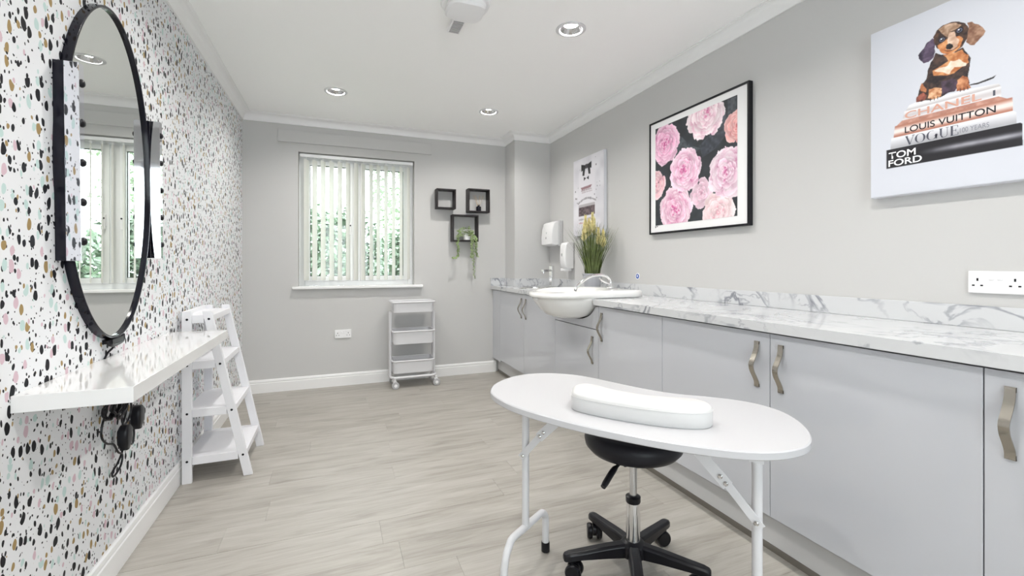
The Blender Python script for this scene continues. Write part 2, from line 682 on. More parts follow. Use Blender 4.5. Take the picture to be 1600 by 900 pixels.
plank_cache = {}
rng = random.Random(5)
y0 = 2.08 - PW * 19
row = 0
while y0 < YB - 0.02:
    ya, yb = max(y0, YF + 0.002), min(y0 + PW, YB - 0.002)
    if abs(yb - 2.08) < .01 or abs(yb - 3.90) < .01: yb -= .0012      # the two open joints
    if yb - ya > 0.01:
        x = XL + 0.002 - rng.random() * PL * 0.8
        while x < 1.655:
            xa, xb = max(x, XL + 0.002), min(x + PL, 1.66)
            if xb - xa > 0.03:
                key = (round(xb - xa, 3), round(yb - ya, 3))
                if key in plank_cache:
                    o = bpy.data.objects.new('plank', plank_cache[key])
                    COL.objects.link(o)
                else:
                    o = plank_mesh(xb - xa, yb - ya)
                    plank_cache[key] = o.data
                o.parent = fl
                o.location = ((xa + xb) / 2, (ya + yb) / 2, 0)
            x += PL
    y0 += PW
    row += 1

# ceiling with a round hole for every downlight
LX, LY = (0.0, 1.255), (3.745, 2.262, 0.78, -0.71)
HOLE = 0.070
mb = MB()
xs = [XL - 0.1]
for x in LX: xs += [x - 0.11, x + 0.11]
xs.append(XR + 0.1)
ys = [YF - 0.1]
for y in reversed(LY): ys += [y - 0.11, y + 0.11]
ys.append(YB + 0.1)
for i in range(len(xs) - 1):
    for j in range(len(ys) - 1):
        if i % 2 == 1 and j % 2 == 1:
            cx, cy = (xs[i] + xs[i + 1]) / 2, (ys[j] + ys[j + 1]) / 2
            inner, outer, upper = [], [], []
            for k in range(32):
                a = 2 * PI * k / 32
                c, s = math.cos(a), math.sin(a)
                q = 0.11 / max(abs(c), abs(s))
                outer.append((cx + c * q, cy + s * q, ZC))
                inner.append((cx + c * HOLE, cy + s * HOLE, ZC))
                upper.append((cx + c * HOLE, cy + s * HOLE, ZC + 0.01))
            mb.loft([outer, inner, upper], True, False, False, False)
        else:
            mb.quad((xs[i], ys[j], ZC), (xs[i], ys[j + 1], ZC), (xs[i + 1], ys[j + 1], ZC), (xs[i + 1], ys[j], ZC))
mb.box(XL - 0.1, XR + 0.1, YF - 0.1, YB + 0.1, ZC + 0.16, ZC + 0.2)
tag(mb.build('ceiling', M['ceiling']), kind='structure')

# coving
cov = [(0.0, ZCORN), (0.010, ZCORN), (0.012, ZCORN + 0.006)]
for k in range(7):
    a = k / 6 * PI / 2
    cov.append((0.062 - 0.050 * math.cos(a), ZCORN + 0.010 + 0.048 * math.sin(a)))
cov += [(0.064, ZC - 0.008), (0.072, ZC - 0.006), (0.072, ZC), (0.0, ZC)]
sweep_profile('trim_1', [(XL, YF), (XL, YB), (XBOX, YB), (XBOX, YBOX), (XR, YBOX), (XR, YF)], cov, M['trim'])
# skirting
sk = [(0, 0), (0.016, 0), (0.016, 0.085), (0.012, 0.089), (0.012, 0.094), (0.015, 0.098), (0.012, 0.112), (0.006, 0.117), (0, 0.117)]
sweep_profile('baseboard_left', [(XL, YF), (XL, YB - 0.0165)], sk, M['trim'])
sweep_profile('baseboard_back', [(XL, YB), (1.60, YB)], sk, M['trim'])

# ------------------------------------------------------------------ window
win = empty('window_1', ((WX0 + WX1) / 2, YB + 0.12, WZ0), kind='structure')
FY0, FY1 = YB + 0.095, YB + 0.155
b = MB()
b.box(WX0, WX0 + 0.05, FY0, FY1, WZ0, WZ1)
b.box(WX1 - 0.05, WX1, FY0, FY1, WZ0, WZ1)
b.box(WX0 + 0.05, WX1 - 0.05, FY0, FY1, WZ0, WZ0 + 0.045)
b.box(WX0 + 0.05, WX1 - 0.05, FY0, FY1, WZ1 - 0.05, WZ1)
b.box(0.158, 0.222, FY0, FY1, WZ0 + 0.045, WZ1 - 0.05)
b.build('window_frame', M['upvc'], win, bevel=0.004)
for sx0, sx1, hx in ((WX0 + 0.05, 0.158, 0.132), (0.222, WX1 - 0.05, 0.248)):
    z0, z1 = WZ0 + 0.045, WZ1 - 0.05
    ins = rrect
    s = MB()
    t = 0.046
    s.box(sx0, sx0 + t, FY0 - 0.012, FY1, z0, z1)
    s.box(sx1 - t, sx1, FY0 - 0.012, FY1, z0, z1)
    s.box(sx0 + t, sx1 - t, FY0 - 0.012, FY1, z0, z0 + t)
    s.box(sx0 + t, sx1 - t, FY0 - 0.012, FY1, z1 - t, z1)
    so = s.build('sash', M['upvc'], win, bevel=0.004)
    MB().box(sx0 + t - 0.004, sx1 - t + 0.004, FY0 + 0.022, FY0 + 0.026, z0 + t - 0.004, z1 - t + 0.004).build('pane', M['glass'], so)
    g = MB()
    for (a0, a1, c0, c1) in ((sx0 + t - .001, sx0 + t + .004, z0 + t, z1 - t), (sx1 - t - .004, sx1 - t + .001, z0 + t, z1 - t),
                             (sx0 + t, sx1 - t, z0 + t - .001, z0 + t + .004), (sx0 + t, sx1 - t, z1 - t - .004, z1 - t + .001)):
        g.box(a0, a1, FY0 + 0.012, FY0 + 0.022, c0, c1)
    g.build('gasket', M['black_satin'], so)
    h = MB()
    h.box(hx - 0.012, hx + 0.012, FY0 - 0.020, FY0 - 0.012, 1.46, 1.56)
    h.obox((hx, FY0 - 0.034, 1.49), (1, 0, 0), (0, 1, 0), (0, 0, 1), 0.018, 0.014, 0.11)
    ho = h.build('window_handle', M['white_plastic'], so, bevel=0.003)
    MB().lathe((hx, FY0 - 0.045, 1.523), [(0.007, 0.0), (0.007, 0.005)], 12, 'Y').build('lock_button', M['black_plastic'], win)
sill = MB().box(WX0 - 0.048, WX1 + 0.079, YB - 0.045, YB, WZ0 - 0.025, WZ0)
sill.box(WX0, WX1, YB, FY0, WZ0 - 0.025, WZ0)
sill.build('window_sill', M['trim'], win, bevel=0.006, seg=3)

# vertical blind
vb = empty('vertical_blind', ((WX0 + WX1) / 2, YB + 0.04, WZ1), 'white vertical slat blind hanging open in the window recess', 'blind')
b = MB().box(WX0 + 0.012, WX1 - 0.012, YB + 0.012, YB + 0.048, WZ1 - 0.040, WZ1 - 0.012)
b.build('headrail', M['upvc'], vb, bevel=0.003)
SY = YB + 0.034
phi = math.radians(27)
dx, dy = math.sin(phi) * 0.0445, math.cos(phi) * 0.0445
first = None
for sxx in (-0.254, -0.183, -0.11, -0.036, 0.037, 0.11, 0.183, 0.25, 0.323, 0.390, 0.462, 0.536, 0.609, 0.682):
    if first is None:
        s = MB()
        n = 6
        ring = []
        for z in (1.000 - 1.56, WZ1 - 0.062 - 1.56):
            fr, bk = [], []
            for k in range(n + 1):
                t = -1 + 2 * k / n
                cv = 0.004 * (1 - t * t)
                fr.append((dx * t + cv * dy / 0.0445, dy * t - cv * dx / 0.0445, z))
                bk.append((dx * t + (cv + 0.0009) * dy / 0.0445, dy * t - (cv + 0.0009) * dx / 0.0445, z))
            ring.append(fr + bk[::-1])
        s.loft(ring, True, True, True, False)
        o = s.build('slat', M['blind'], None)
        first = o
    else:
        o = first.copy()
        COL.objects.link(o)
    o.parent = vb
    o.location = Vector((sxx, SY, 1.56)) - vb.location
    hk = MB().box(-0.006, 0.006, -0.003, 0.003, WZ1 - 0.064 - 1.56, WZ1 - 0.040 - 1.56) if sxx == -0.254 else None
    if hk:
        hook0 = hk.build('hook', M['upvc'], None)
        hook = hook0
    else:
        hook = hook0.copy(); COL.objects.link(hook)
    hook.parent = o
    wt = MB().obox((0, 0, 1.012 - 1.56), (dx, dy, 0), (-dy, dx, 0), (0, 0, 1), 0.080, 0.004, 0.022) if sxx == -0.254 else None
    if wt:
        wt0 = wt.build('weight', M['blind'], None)
        wo = wt0
    else:
        wo = wt0.copy(); COL.objects.link(wo)
    wo.parent = o

# boxed-in panel over the window
tag(MB().box(-0.486, 0.905, YB - 0.022, YB + 0.0, 2.262, 2.368).build('cover_panel', M['wall'], None, bevel=0.002),
    'long painted cover panel on the wall above the window', 'panel')

# ------------------------------------------------------------------ downlights
def downlight(x, y):
    t = empty('downlight', (x, y, ZC))
    b = MB()
    b.lathe((0, 0, 0), [(0.062, -0.001), (0.066, -0.006), (0.078, -0.007), (0.086, -0.003), (0.086, 0.0), (0.062, 0.0)], 40, 'Z', False, False)
    b.build('bezel', M['white_metal'], t, local=True)
    b = MB()
    b.lathe((0, 0, 0), [(0.064, -0.003), (0.057, 0.008), (0.050, 0.017), (0.0415, 0.027)], 20, 'Z', False, False, smooth=False)
    b.build('reflector', M['reflector'], t, local=True, sharp=5)
    b = MB()
    b.lathe((0, 0, 0), [(0.0405, 0.028), (0.036, 0.0255), (0.012, 0.0245)], 24, 'Z', True, True)
    b.build('lamp', M['lamp'], t, local=True)
    b = MB()
    b.lathe((0, 0, 0), [(0.068, 0.001), (0.068, 0.085), (0.068, 0.086)], 24, 'Z', False, True)
    b.build('housing', M['white_metal'], t, local=True)
    return t


dl_labels = {(0, 0): 'round recessed downlight left of centre, nearest the window wall',
             (1, 0): 'small round recessed downlight near the boxed corner of the far wall',
             (1, 1): 'larger round chrome downlight with a glowing lamp, beside the ceiling detector',
             (0, 1): 'round recessed downlight above the oval mirror, seen only in its glass',
             (0, 2): 'round recessed downlight above the camera on the wallpapered side',
             (1, 2): 'round recessed downlight above the dog picture',
             (0, 3): 'round recessed downlight behind the camera on the wallpapered side',
             (1, 3): 'round recessed downlight behind the camera over the worktop'}
proto = downlight(LX[0], LY[0])
for j in range(4):
    for i in range(2):
        o = proto if (i, j) == (0, 0) else copy_tree(proto)
        o.location = (LX[i], LY[j], ZC)
        tag(o, dl_labels[(i, j)], 'downlight', 'recessed ceiling downlights')

# ceiling detector
t = empty('ceiling_detector', (0.625, 2.25, ZC), 'white rounded ceiling detector with a small grey grille tab', 'detector')
b = MB()
for (h0, h1, i0, i1) in ():
    pass
def rr3(x0, x1, y0, y1, r, z, n=6): return [(p[0], p[1], z) for p in rrect(x0, x1, y0, y1, r, n)]
b.loft([rr3(.50, .75, 2.12, 2.36, .10, ZC), rr3(.505, .745, 2.125, 2.355, .10, ZC - .012), rr3(.515, .735, 2.135, 2.345, .09, ZC - .016)])
b.build('base', M['white_plastic'], t)
b = MB()
b.loft([rr3(.528, .722, 2.15, 2.335, .05, ZC - .014), rr3(.528, .722, 2.15, 2.335, .05, ZC - .040), rr3(.536, .714, 2.158, 2.327, .045, ZC - .048), rr3(.56, .69, 2.18, 2.305, .03, ZC - .050)])
b.build('cover', M['white_plastic'], t)
MB().box(.585, .665, 2.152, 2.158, ZC - .036, ZC - .028).build('indicator', M['grey_plastic'], t)
b = MB().box(.588, .658, 2.330, 2.50, ZC - .030, ZC - .010)
b.build('tab', M['white_plastic'], t, bevel=.003)
b = MB()
for k in range(7):
    b.box(.596, .650, 2.366 + k * .018, 2.377 + k * .018, ZC - .0335, ZC - .0295)
tag(b.build('grille', M['grey_plastic'], t), 'grey slotted grille')

# ------------------------------------------------------------------ left wall: mirror, shelf, cord, ladder shelf
mir = empty('oval_mirror', (XL, 2.035, 1.467), 'oval wall mirror in black frame with two bulb strips', 'mirror', rot=(0.026, 0, 0))
A, B = 0.332, 0.588
N = 96
def ell(a, bb, x): return [(x, a * math.cos(2 * PI * k / N), bb * math.sin(2 * PI * k / N)) for k in range(N)]
b = MB()
b.loft([ell(A, B, 0.0), ell(A, B, 0.025), ell(A - .0035, B - .0035, 0.0265), ell(A - .008, B - .008, 0.025), ell(A - .009, B - .009, 0.014)], True, False, False)
b.build('frame', M['black_gloss'], mir, local=True, sharp=50)
b = MB()
b.prism([(p[1], p[2]) for p in ell(A - .008, B - .008, 0)], 0.010, 0.0155, 'YZ')
b.build('mirror_glass', M['mirror'], mir, local=True)
for yy in (-0.327, 0.325):
    zc = -0.008
    s = MB().box(0.0, 0.025, yy, yy + 0.027, zc - 0.294, zc + 0.294)
    bar = s.build('light_strip', M['black_gloss'], mir, local=True, bevel=.001)
    s = MB().box(0.0252, 0.061, yy, yy + 0.027, zc - 0.294, zc + 0.294)
    s.build('mirrored_cover', M['mirror_strip'], bar, local=True, bevel=.0008)
    for k in range(5):
        q = MB().lathe((0.061, yy + 0.0135, zc - 0.236 + k * 0.118), [(0.0125, 0.0), (0.0122, 0.002), (0.009, 0.006), (0.004, 0.008)], 20, 'X')
        q.build('bulb', M['black_satin'], bar, local=True)
b = MB()
b.tube(smooth_path([(0.018, -.055, -.588), (0.022, -.045, -.606), (0.022, 0.0, -.612), (0.022, 0.05, -.606), (0.018, 0.065, -.586)], 6), 0.007, 8)
b.box(0.0, 0.03, -0.05, 0.04, -0.603, -0.588)
b.build('bracket', M['black_satin'], mir, local=True)

sh = MB().box(XL, -0.516, 1.521, 2.672, 0.767, 0.811)
tag(sh.build('floating_shelf', M['white_gloss'], None, bevel=0.0012), 'white gloss floating shelf below the oval mirror', 'shelf')

# mains cord of the mirror, tied up under the shelf
cord = empty('power_cord', (XL, 1.98, 0.75), 'black tied power cord with two plugs hanging beneath the white shelf', 'cord')
cx = XL + 0.012
b = MB()
b.tube(smooth_path([(cx + .012, 2.02, .872), (cx + .010, 2.03, .85), (cx - .003, 2.02, .83), (cx - .005, 2.00, .812)], 8), 0.0035, 8)
b.build('lead', M['black_plastic'], cord)
def U2(yy, zz, xo=0.0): return (cx + .01 + xo, yy, zz - .105 if zz < .764 else zz)
b = MB()
# bundled loops
r2 = random.Random(3)
for k in range(9):
    cy, cz = 2.02 + r2.uniform(-.05, .05), 0.735 + r2.uniform(-.012, .012)
    ra, rb = r2.uniform(.03, .055), r2.uniform(.018, .035)
    tl = r2.uniform(-.6, .6)
    pts = []
    for q in range(20):
        a = 2 * PI * q / 20
        u, v = ra * math.cos(a), rb * math.sin(a)
        pts.append(U2(cy + u * math.cos(tl) - v * math.sin(tl), min(.7635, cz + u * math.sin(tl) + v * math.cos(tl)), r2.uniform(0, .006) + k * .003))
    b.tube(pts, 0.0036, 7, closed=True)
pts = [U2(2.075 + .038 * math.cos(a), .700 + .042 * math.sin(a), .022 + .004 * math.sin(a)) for a in [2 * PI * q / 28 for q in range(28)]]
b.tube(pts, 0.0036, 7, closed=True)
b.build('coil', M['black_plastic'], cord)
b = MB()
b.tube(smooth_path([U2(1.975, .735), U2(1.945, .70), U2(1.94, .66), U2(1.975, .625), U2(2.03, .60), U2(2.065, .56), U2(2.10, .535), U2(2.085, .50), U2(2.03, .485), U2(2.02, .505), U2(2.06, .52), U2(2.10, .55), U2(2.105, .58)], 8), 0.0036, 8)
b.tube(smooth_path([U2(2.02, .766), U2(2.03, .755), U2(2.02, .72)], 6), 0.0036, 8)
b.tube(smooth_path([U2(2.15, .766), U2(2.152, .763), U2(2.155, .74), U2(2.135, .69), U2(2.10, .645), U2(2.085, .62)], 8), 0.0036, 8)
b.tube(smooth_path([U2(2.14, .62), U2(2.16, .565), U2(2.19, .545), U2(2.205, .575), U2(2.20, .61)], 8), 0.0036, 8)
b.build('lead', M['black_plastic'], cord)
for (py, pz) in ((2.085, .500), (2.20, .540)):
    q = MB()
    rings = []
    for (ww, zz, xx) in ((.012, -.045, .004), (.018, -.036, .004), (.026, -.018, 0), (.028, .005, 0), (.026, .030, 0), (.018, .042, .003), (.010, .046, .004)):
        rings.append([(cx + .006 + u, py + v, pz + zz) for u, v in rrect(xx, .034 - xx, -ww, ww, min(.009, ww * .6), 4)])
    q.loft(rings)
    q.build('plug', M['black_plastic'], cord)

# ladder shelf
lad = empty('ladder_shelf', (-0.58, 3.0, 0), 'white A-frame ladder shelf standing against the patterned wall', 'shelf unit')
NY, FYY = 2.80, 3.22
LT = 0.90
def fx(z): return -0.4436 - 0.2115 * z
for yy in (NY, FYY):
    MB().box(-0.745, -0.701, yy - .010, yy + .010, 0, LT).build('leg', M['white_satin'], lad, bevel=.002)
    hw = 0.0215
    MB().prism([(fx(0) - hw, 0), (fx(0) + hw, 0), (fx(LT) + hw, LT), (fx(LT) - hw, LT)], yy - .010, yy + .010, 'XZ').build('leg', M['white_satin'], lad, bevel=.002)
for zt in (0.116, 0.365, 0.617, 0.858):
    xb_, xf_ = -0.748, fx(zt) + .016
    s = MB()
    s.box(xb_ + .01, xf_ - .006, NY + .011, FYY - .011, zt + .008, zt + .019)
    so = s.build('shelf', M['white_satin'], lad)
    s = MB()
    s.box(-0.700, fx(zt) - .023, NY - .008, NY + .010, zt - .021, zt + .021)
    s.build('side_rail', M['white_satin'], so, bevel=.0015)
    s = MB()
    s.box(-0.700, fx(zt) - .023, FYY - .010, FYY + .008, zt - .021, zt + .021)
    s.build('side_rail', M['white_satin'], so, bevel=.0015)
    s = MB().box(xf_ - .014, xf_, NY + .011, FYY - .011, zt - .012, zt + .020)
    s.build('front_rail', M['white_satin'], so, bevel=.0015)
    for yy, sg in ((NY, -1), (FYY, 1)):
        for xx in (-0.722, fx(zt)):
            MB().lathe((xx, yy + sg * .0102, zt), [(.0062, 0.0), (.0052, sg * .002)], 10, 'Y').build('screw', M['black_satin'], so)
MB().box(-0.748, -0.735, NY + .011, FYY - .011, LT - .045, LT).build('back_rail', M['white_satin'], lad, bevel=.0015)

# ------------------------------------------------------------------ far wall: trolley, cube shelves, socket
tr = empty('trolley', (0.685, 4.345, 0), 'white three-tier metal trolley on castors under the window corner', 'trolley')
TX0, TX1, TY0, TY1 = 0.478, 0.888, 4.225, 4.47
for xx in (TX0, TX1):
    s = MB()
    s.tube([(xx, TY0 + .10, .70), (xx, TY0 + .10, .105)], .011, 10)
    s.tube([(xx, TY1 - .08, .70), (xx, TY1 - .08, .105)], .011, 10)
    s.build('post', M['white_metal'], tr)
s = MB()
s.tube(smooth_path([(p[0], p[1], .100) for p in rrect(TX0, TX1, TY0, TY1, .05, 4)], 2, True), .011, 10, closed=True)
s.build('base_frame', M['white_metal'], tr)
for (z0, z1, ext) in ((.700, .797, .018), (.405, .525, .006), (.135, .250, .006)):
    s = MB()
    x0, x1, y0_, y1_ = TX0 + .014, TX1 - .014, TY0 + .004, TY1 - .004
    def rr(i, z): return [(p[0], p[1], z) for p in rrect(x0 - i, x1 + i, y0_ - i, y1_ + i, .035, 5)]
    s.loft([rr(-.006, z0), rr(0, z1), rr(-.003, z1), rr(-.009, z0 + .004)], True, True, True, True)
    to = s.build('tray', M['white_metal'], tr, sharp=30)
    q = MB()
    q.tube([(p[0], p[1], z1 - .002) for p in rrect(x0 - ext * .6, x1 + ext * .6, y0_ - .002, y1_ + .002, .035, 5)], .008, 8, closed=True)
    q.build('rim', M['white_metal'], to)
for xx in (TX0 + .03, TX1 - .0):
    for yy in (TY0 + .005, TY1 - .04):
        s = MB()
        s.tube([(xx, yy, .092), (xx, yy, .066)], .010, 8)
        s.box(xx - .016, xx + .016, yy - .012, yy + .012, .052, .068)
        co = s.build('castor', M['white_plastic'], tr)
        s = MB()
        s.lathe((xx + .004, yy - .010, .033), [(.010, -.017), (.030, -.016), (.033, -.011), (.033, .011), (.030, .016), (.010, .017)], 20, 'Y')
        s.build('wheel', M['grey_plastic'], co)
        s = MB().lathe((xx + .004, yy - .028, .033), [(.015, 0), (.012, -.003)], 12, 'Y')
        s.build('hub', M['white_plastic'], co)

def cube_shelf(x0, x1, z0, z1, label):
    t = empty('cube_shelf', ((x0 + x1) / 2, YB, z0), label, 'shelf', 'dark open cube shelves on the far wall')
    q, dpt = .014, .10
    MB().box(x0, x1, YB - dpt, YB - .001, z1 - q, z1).build('top_panel', M['black_wood'], t, bevel=.001)
    MB().box(x0, x1, YB - dpt, YB - .001, z0, z0 + q).build('bottom_panel', M['black_wood'], t, bevel=.001)
    for xa in (x0, x1 - q):
        MB().box(xa, xa + q, YB - dpt, YB - .001, z0 + q, z1 - q).build('side_panel', M['black_wood'], t, bevel=.001)
    return t
cube_shelf(0.941, 1.139, 1.712, 1.912, 'smallest dark cube shelf, upper left of three, empty')
cube_shelf(1.268, 1.502, 1.690, 1.932, 'dark cube shelf upper right of three, holding a reed diffuser')
cube_shelf(1.104, 1.378, 1.383, 1.658, 'largest dark cube shelf, lowest of three, holding a trailing plant')

df = empty('reed_diffuser', (1.392, 4.485, 1.704), 'small black reed diffuser standing in the upper right cube shelf', 'diffuser')
b = MB().lathe((1.392, 4.485, 1.704), [(.024, 0), (.026, .003), (.026, .045), (.022, .050), (.012, .052), (.011, .060)], 24)
b.build('bottle', M['black_gloss'], df)
b = MB().lathe((1.392, 4.485, 1.764), [(.013, 0), (.013, .010)], 16)
b.build('cap', M['nickel'], df)
for k in range(7):
    a = 2 * PI * k / 7 + .3
    e = Vector((1.392 + .055 * math.cos(a), 4.485 + .030 * math.sin(a), 1.704 + .165))
    MB().tube([(1.392 + .004 * math.cos(a), 4.485 + .004 * math.sin(a), 1.74), e], .0016, 6).build('reed', M['reed'], df)

def leaf(mb, p, d, n, L, W, fold=.15):
    d = d.normalized()
    s = d.cross(n)
    if s.length < 1e-4:
        s = Vector((1, 0, 0))
    s.normalize()
    n = s.cross(d)
    a = p
    m_ = p + d * L * .5
    e = p + d * L - n * L * .15
    l = m_ + s * W * .5 + n * W * fold
    r = m_ - s * W * .5 + n * W * fold
    v = [mb.bm.verts.new(q) for q in (a, r, e, l, m_)]
    for f in ((0, 1, 4), (1, 2, 4), (2, 3, 4), (3, 0, 4)):
        mb.bm.faces.new([v[i] for i in f])

R = random.Random(21)
tp = empty('trailing_plant', (1.25, 4.475, 1.397), 'pale green trailing plant in a white pot, spilling from the lowest cube', 'plant')
b = MB().lathe((1.262, 4.475, 1.397), [(.030, 0), (.038, .004), (.043, .070), (.040, .070), (.036, .055)], 24)
b.build('pot', M['ceramic'], tp)
b = MB()
for k in range(170):
    a, rr_ = R.uniform(0, 2 * PI), R.uniform(.01, 1) ** .6
    p = Vector((1.245 + .088 * rr_ * math.cos(a), 4.465 + .045 * rr_ * math.sin(a), 1.478 + R.uniform(-.03, .065) * (1 - rr_ * .45) - .035 * rr_ ** 2))
    d = Vector((math.cos(a), math.sin(a), R.uniform(-.5, .6)))
    leaf(b, p, d, Vector((R.uniform(-.4, .4), -1 + R.uniform(-.3, .3), R.uniform(.2, 1))), R.uniform(.018, .032), R.uniform(.012, .020))
tag(b.build('foliage', M['leaf_pale'], tp), kind='stuff')
vines = [[(1.215, 4.44, 1.47), (1.165, 4.425, 1.44), (1.150, 4.425, 1.38), (1.158, 4.43, 1.31), (1.155, 4.43, 1.24), (1.125, 4.43, 1.215), (1.105, 4.435, 1.225)],
         [(1.29, 4.44, 1.47), (1.318, 4.42, 1.42), (1.312, 4.42, 1.35), (1.318, 4.425, 1.24), (1.322, 4.43, 1.14), (1.330, 4.43, 1.00)],
         [(1.30, 4.44, 1.47), (1.340, 4.42, 1.43), (1.345, 4.42, 1.37), (1.348, 4.425, 1.30), (1.362, 4.43, 1.225)],
         [(1.28, 4.44, 1.47), (1.302, 4.42, 1.41), (1.296, 4.42, 1.33), (1.302, 4.43, 1.215)]]
for vi in vines:
    pts = smooth_path(vi, 10)
    vo = MB().tube(pts, .0016, 5).build('vine', M['stem'], tp)
    b = MB()
    for i in range(6, len(pts) - 1):
        for q in range(2 if vi[-1][2] > 1.0 else 1):
            a = R.uniform(0, 2 * PI)
            leaf(b, pts[i], Vector((math.cos(a), math.sin(a) * .6 - .2, -.5)), Vector((0, -1, .5)), R.uniform(.014, .026), R.uniform(.010, .016))
    tag(b.build('leaves', M['leaf_pale'], vo), kind='stuff')

def socket(name, face, label, two=True):
    """face: function (u, v, w) -> world; u along the plate, v up, w out of the wall; plate centred on 0,0"""
    t = empty(name, face(0, 0, 0), label, 'socket', None)
    def bx(u0, u1, v0, v1, w0, w1):
        P = [face(u, v, w) for u in (u0, u1) for v in (v0, v1) for w in (w0, w1)]
        xs_, ys_, zs_ = zip(*P)
        return MB().box(min(xs_), max(xs_), min(ys_), max(ys_), min(zs_), max(zs_))
    bx(-.073, .073, -.039, .039, .0005, .010).build('plate', M['white_plastic'], t, bevel=.003)
    for s in (-1, 1):
        c = s * .047
        m_ = None
        q = bx(c - .0025, c + .0025, .004, .014, .0098, .0106)
        q.build('earth_slot', M['black_satin'], t)
        for k in (-.011, .011):
            bx(c + k - .0035, c + k + .0035, -.014, -.009, .0098, .0106).build('pin_slot', M['black_satin'], t)
        bx(s * .011 - .007, s * .011 + .007, .008, .028, .0098, .0125).build('switch', M['white_plastic'], t, bevel=.002)
    return t
socket('double_socket', lambda u, v, w: (0.064 + u, YB - w, 0.489 + v), 'white double socket low on the far wall beneath the window')
socket('double_socket', lambda u, v, w: (XR - w, 0.817 - u, 1.084 + v), 'white double socket above the marble worktop under the dog picture')

# ------------------------------------------------------------------ cabinets, worktop
def handle(y, z, parent):
    """wavy bowed strap handle on a door face"""
    prof = [(0.001, .089), (.004, .088), (.006, .068), (.011, .050), (.022, .028), (.033, .008), (.035, -.008), (.029, -.028), (.016, -.050), (.006, -.070), (.004, -.088), (.001, -.089)]
    pts = smooth_path([(p[0], p[1], 0) for p in prof], 3)
    hw = .0105
    mb = MB()
    rings = []
    for i, p in enumerate(pts):
        tnx = pts[min(i + 1, len(pts) - 1)] - pts[max(i - 1, 0)]
        nn = Vector((tnx.y, -tnx.x, 0)).normalized() * .0017
        rings.append([(XD - p.x - nn.x, y - hw, z + p.y + nn.y), (XD - p.x - nn.x, y + hw, z + p.y + nn.y),
                      (XD - p.x + nn.x, y + hw, z + p.y - nn.y), (XD - p.x + nn.x, y - hw, z + p.y - nn.y)])
    mb.loft(rings, True, True, True, True)
    mb.box(XD - .006, XD, y - hw, y + hw, z + .078, z + .0905)
    mb.box(XD - .006, XD, y - hw, y + hw, z - .0905, z - .078)
    return mb.build('handle', M['nickel'], parent, sharp=40)

ZD0, ZD1 = 0.168, 0.877
def cabinet(y0, y1, doors, label, body=True):
    """doors: (ya, yb, z0, z1, handle_y, handle_z)"""
    t = empty('base_cabinet', (1.85, (y0 + y1) / 2, 0.15), label, 'cabinet', 'pale grey gloss base cabinets')
    q = MB()
    g = .0005
    xb_ = 2.10 if y1 < YBOX else 1.70
    q.box(1.588, xb_, y0 + g, y0 + .018, .152, .878)
    q.box(1.588, xb_, y1 - .018, y1 - g, .152, .878)
    q.box(1.588, xb_, y0 + .018, y1 - .018, .152, .170)
    if body:
        q.box(1.588, 1.68, y0 + .018, y1 - .018, .860, .878)
        q.box(1.75, 1.77, y0 + .018, y1 - .018, .17, .86) if xb_ > 1.8 else None
    q.build('carcass', M['carcass'], t)
    for (ya, yb, z0, z1, hy, hz) in doors:
        dd = MB().box(XD, XD + .019, ya + .0015, yb - .0015, z0, z1).build('door', M['door'], t, bevel=.0012)
        if hy is not None:
            handle(hy, hz, dd)
    return t

HZ = 0.750
cabinet(-1.21, -0.60, [(-1.21, -0.60, ZD0, ZD1, -0.65, HZ)], 'grey gloss cabinet behind the camera, nearest the rear wall')
cabinet(-0.60, 0.632, [(-0.60, 0.016, ZD0, ZD1, -0.035, HZ), (0.016, 0.632, ZD0, ZD1, 0.581, HZ)], 'grey gloss cabinet at the right edge, its handle at the far side')
cabinet(0.632, 1.862, [(0.632, 1.247, ZD0, ZD1, 1.199, HZ), (1.247, 1.862, ZD0, ZD1, 1.302, HZ)], 'wide two-door grey cabinet with paired handles behind the white table')
cabinet(1.862, 2.463, [(1.862, 2.463, ZD0, ZD1, 2.425, HZ)], 'single-door grey cabinet just right of the washbasin')
bc = cabinet(2.463, 3.075, [(2.463, 3.075, ZD0, 0.722, 2.535, 0.585)], 'washbasin cabinet with a short door below the basin bowl', body=False)
poly = [(2.4645, .727), (3.0735, .727), (3.0735, ZD1)]
for k in range(25):
    a = PI * k / 24
    yy, zz = 2.77 + .276 * math.cos(a), 0.905 - .138 * math.sin(a)
    if zz <= ZD1: poly.append((yy, zz))
poly.append((2.4645, ZD1))
MB().prism(poly, XD, XD + .019, 'YZ').build('fixed_panel', M['door'], bc)
cabinet(3.075, 4.30, [(3.075, 3.69, ZD0, ZD1, 3.639, HZ), (3.69, 4.30, ZD0, ZD1, 3.741, HZ)], 'far two-door grey cabinet left of the washbasin')
tag(MB().box(XD, XD + .019, 4.3015, YB - .002, .152, ZD1).build('filler_panel', M['door'], None, bevel=.001),
    'narrow grey filler panel between the far cabinet and the window wall', 'panel')

pl = MB().box(1.622, 1.638, YF + .002, YB - .018, 0.027, 0.150).build('plinth', M['plinth'])
tag(pl, 'long pale grey plinth board under the base cabinets', 'plinth')
MB().box(1.620, 1.638, YF + .002, YB - .018, 0.0005, 0.027).build('dark_strip', M['brown_grey'], pl)  # dark brown-grey strip along the foot of the plinth

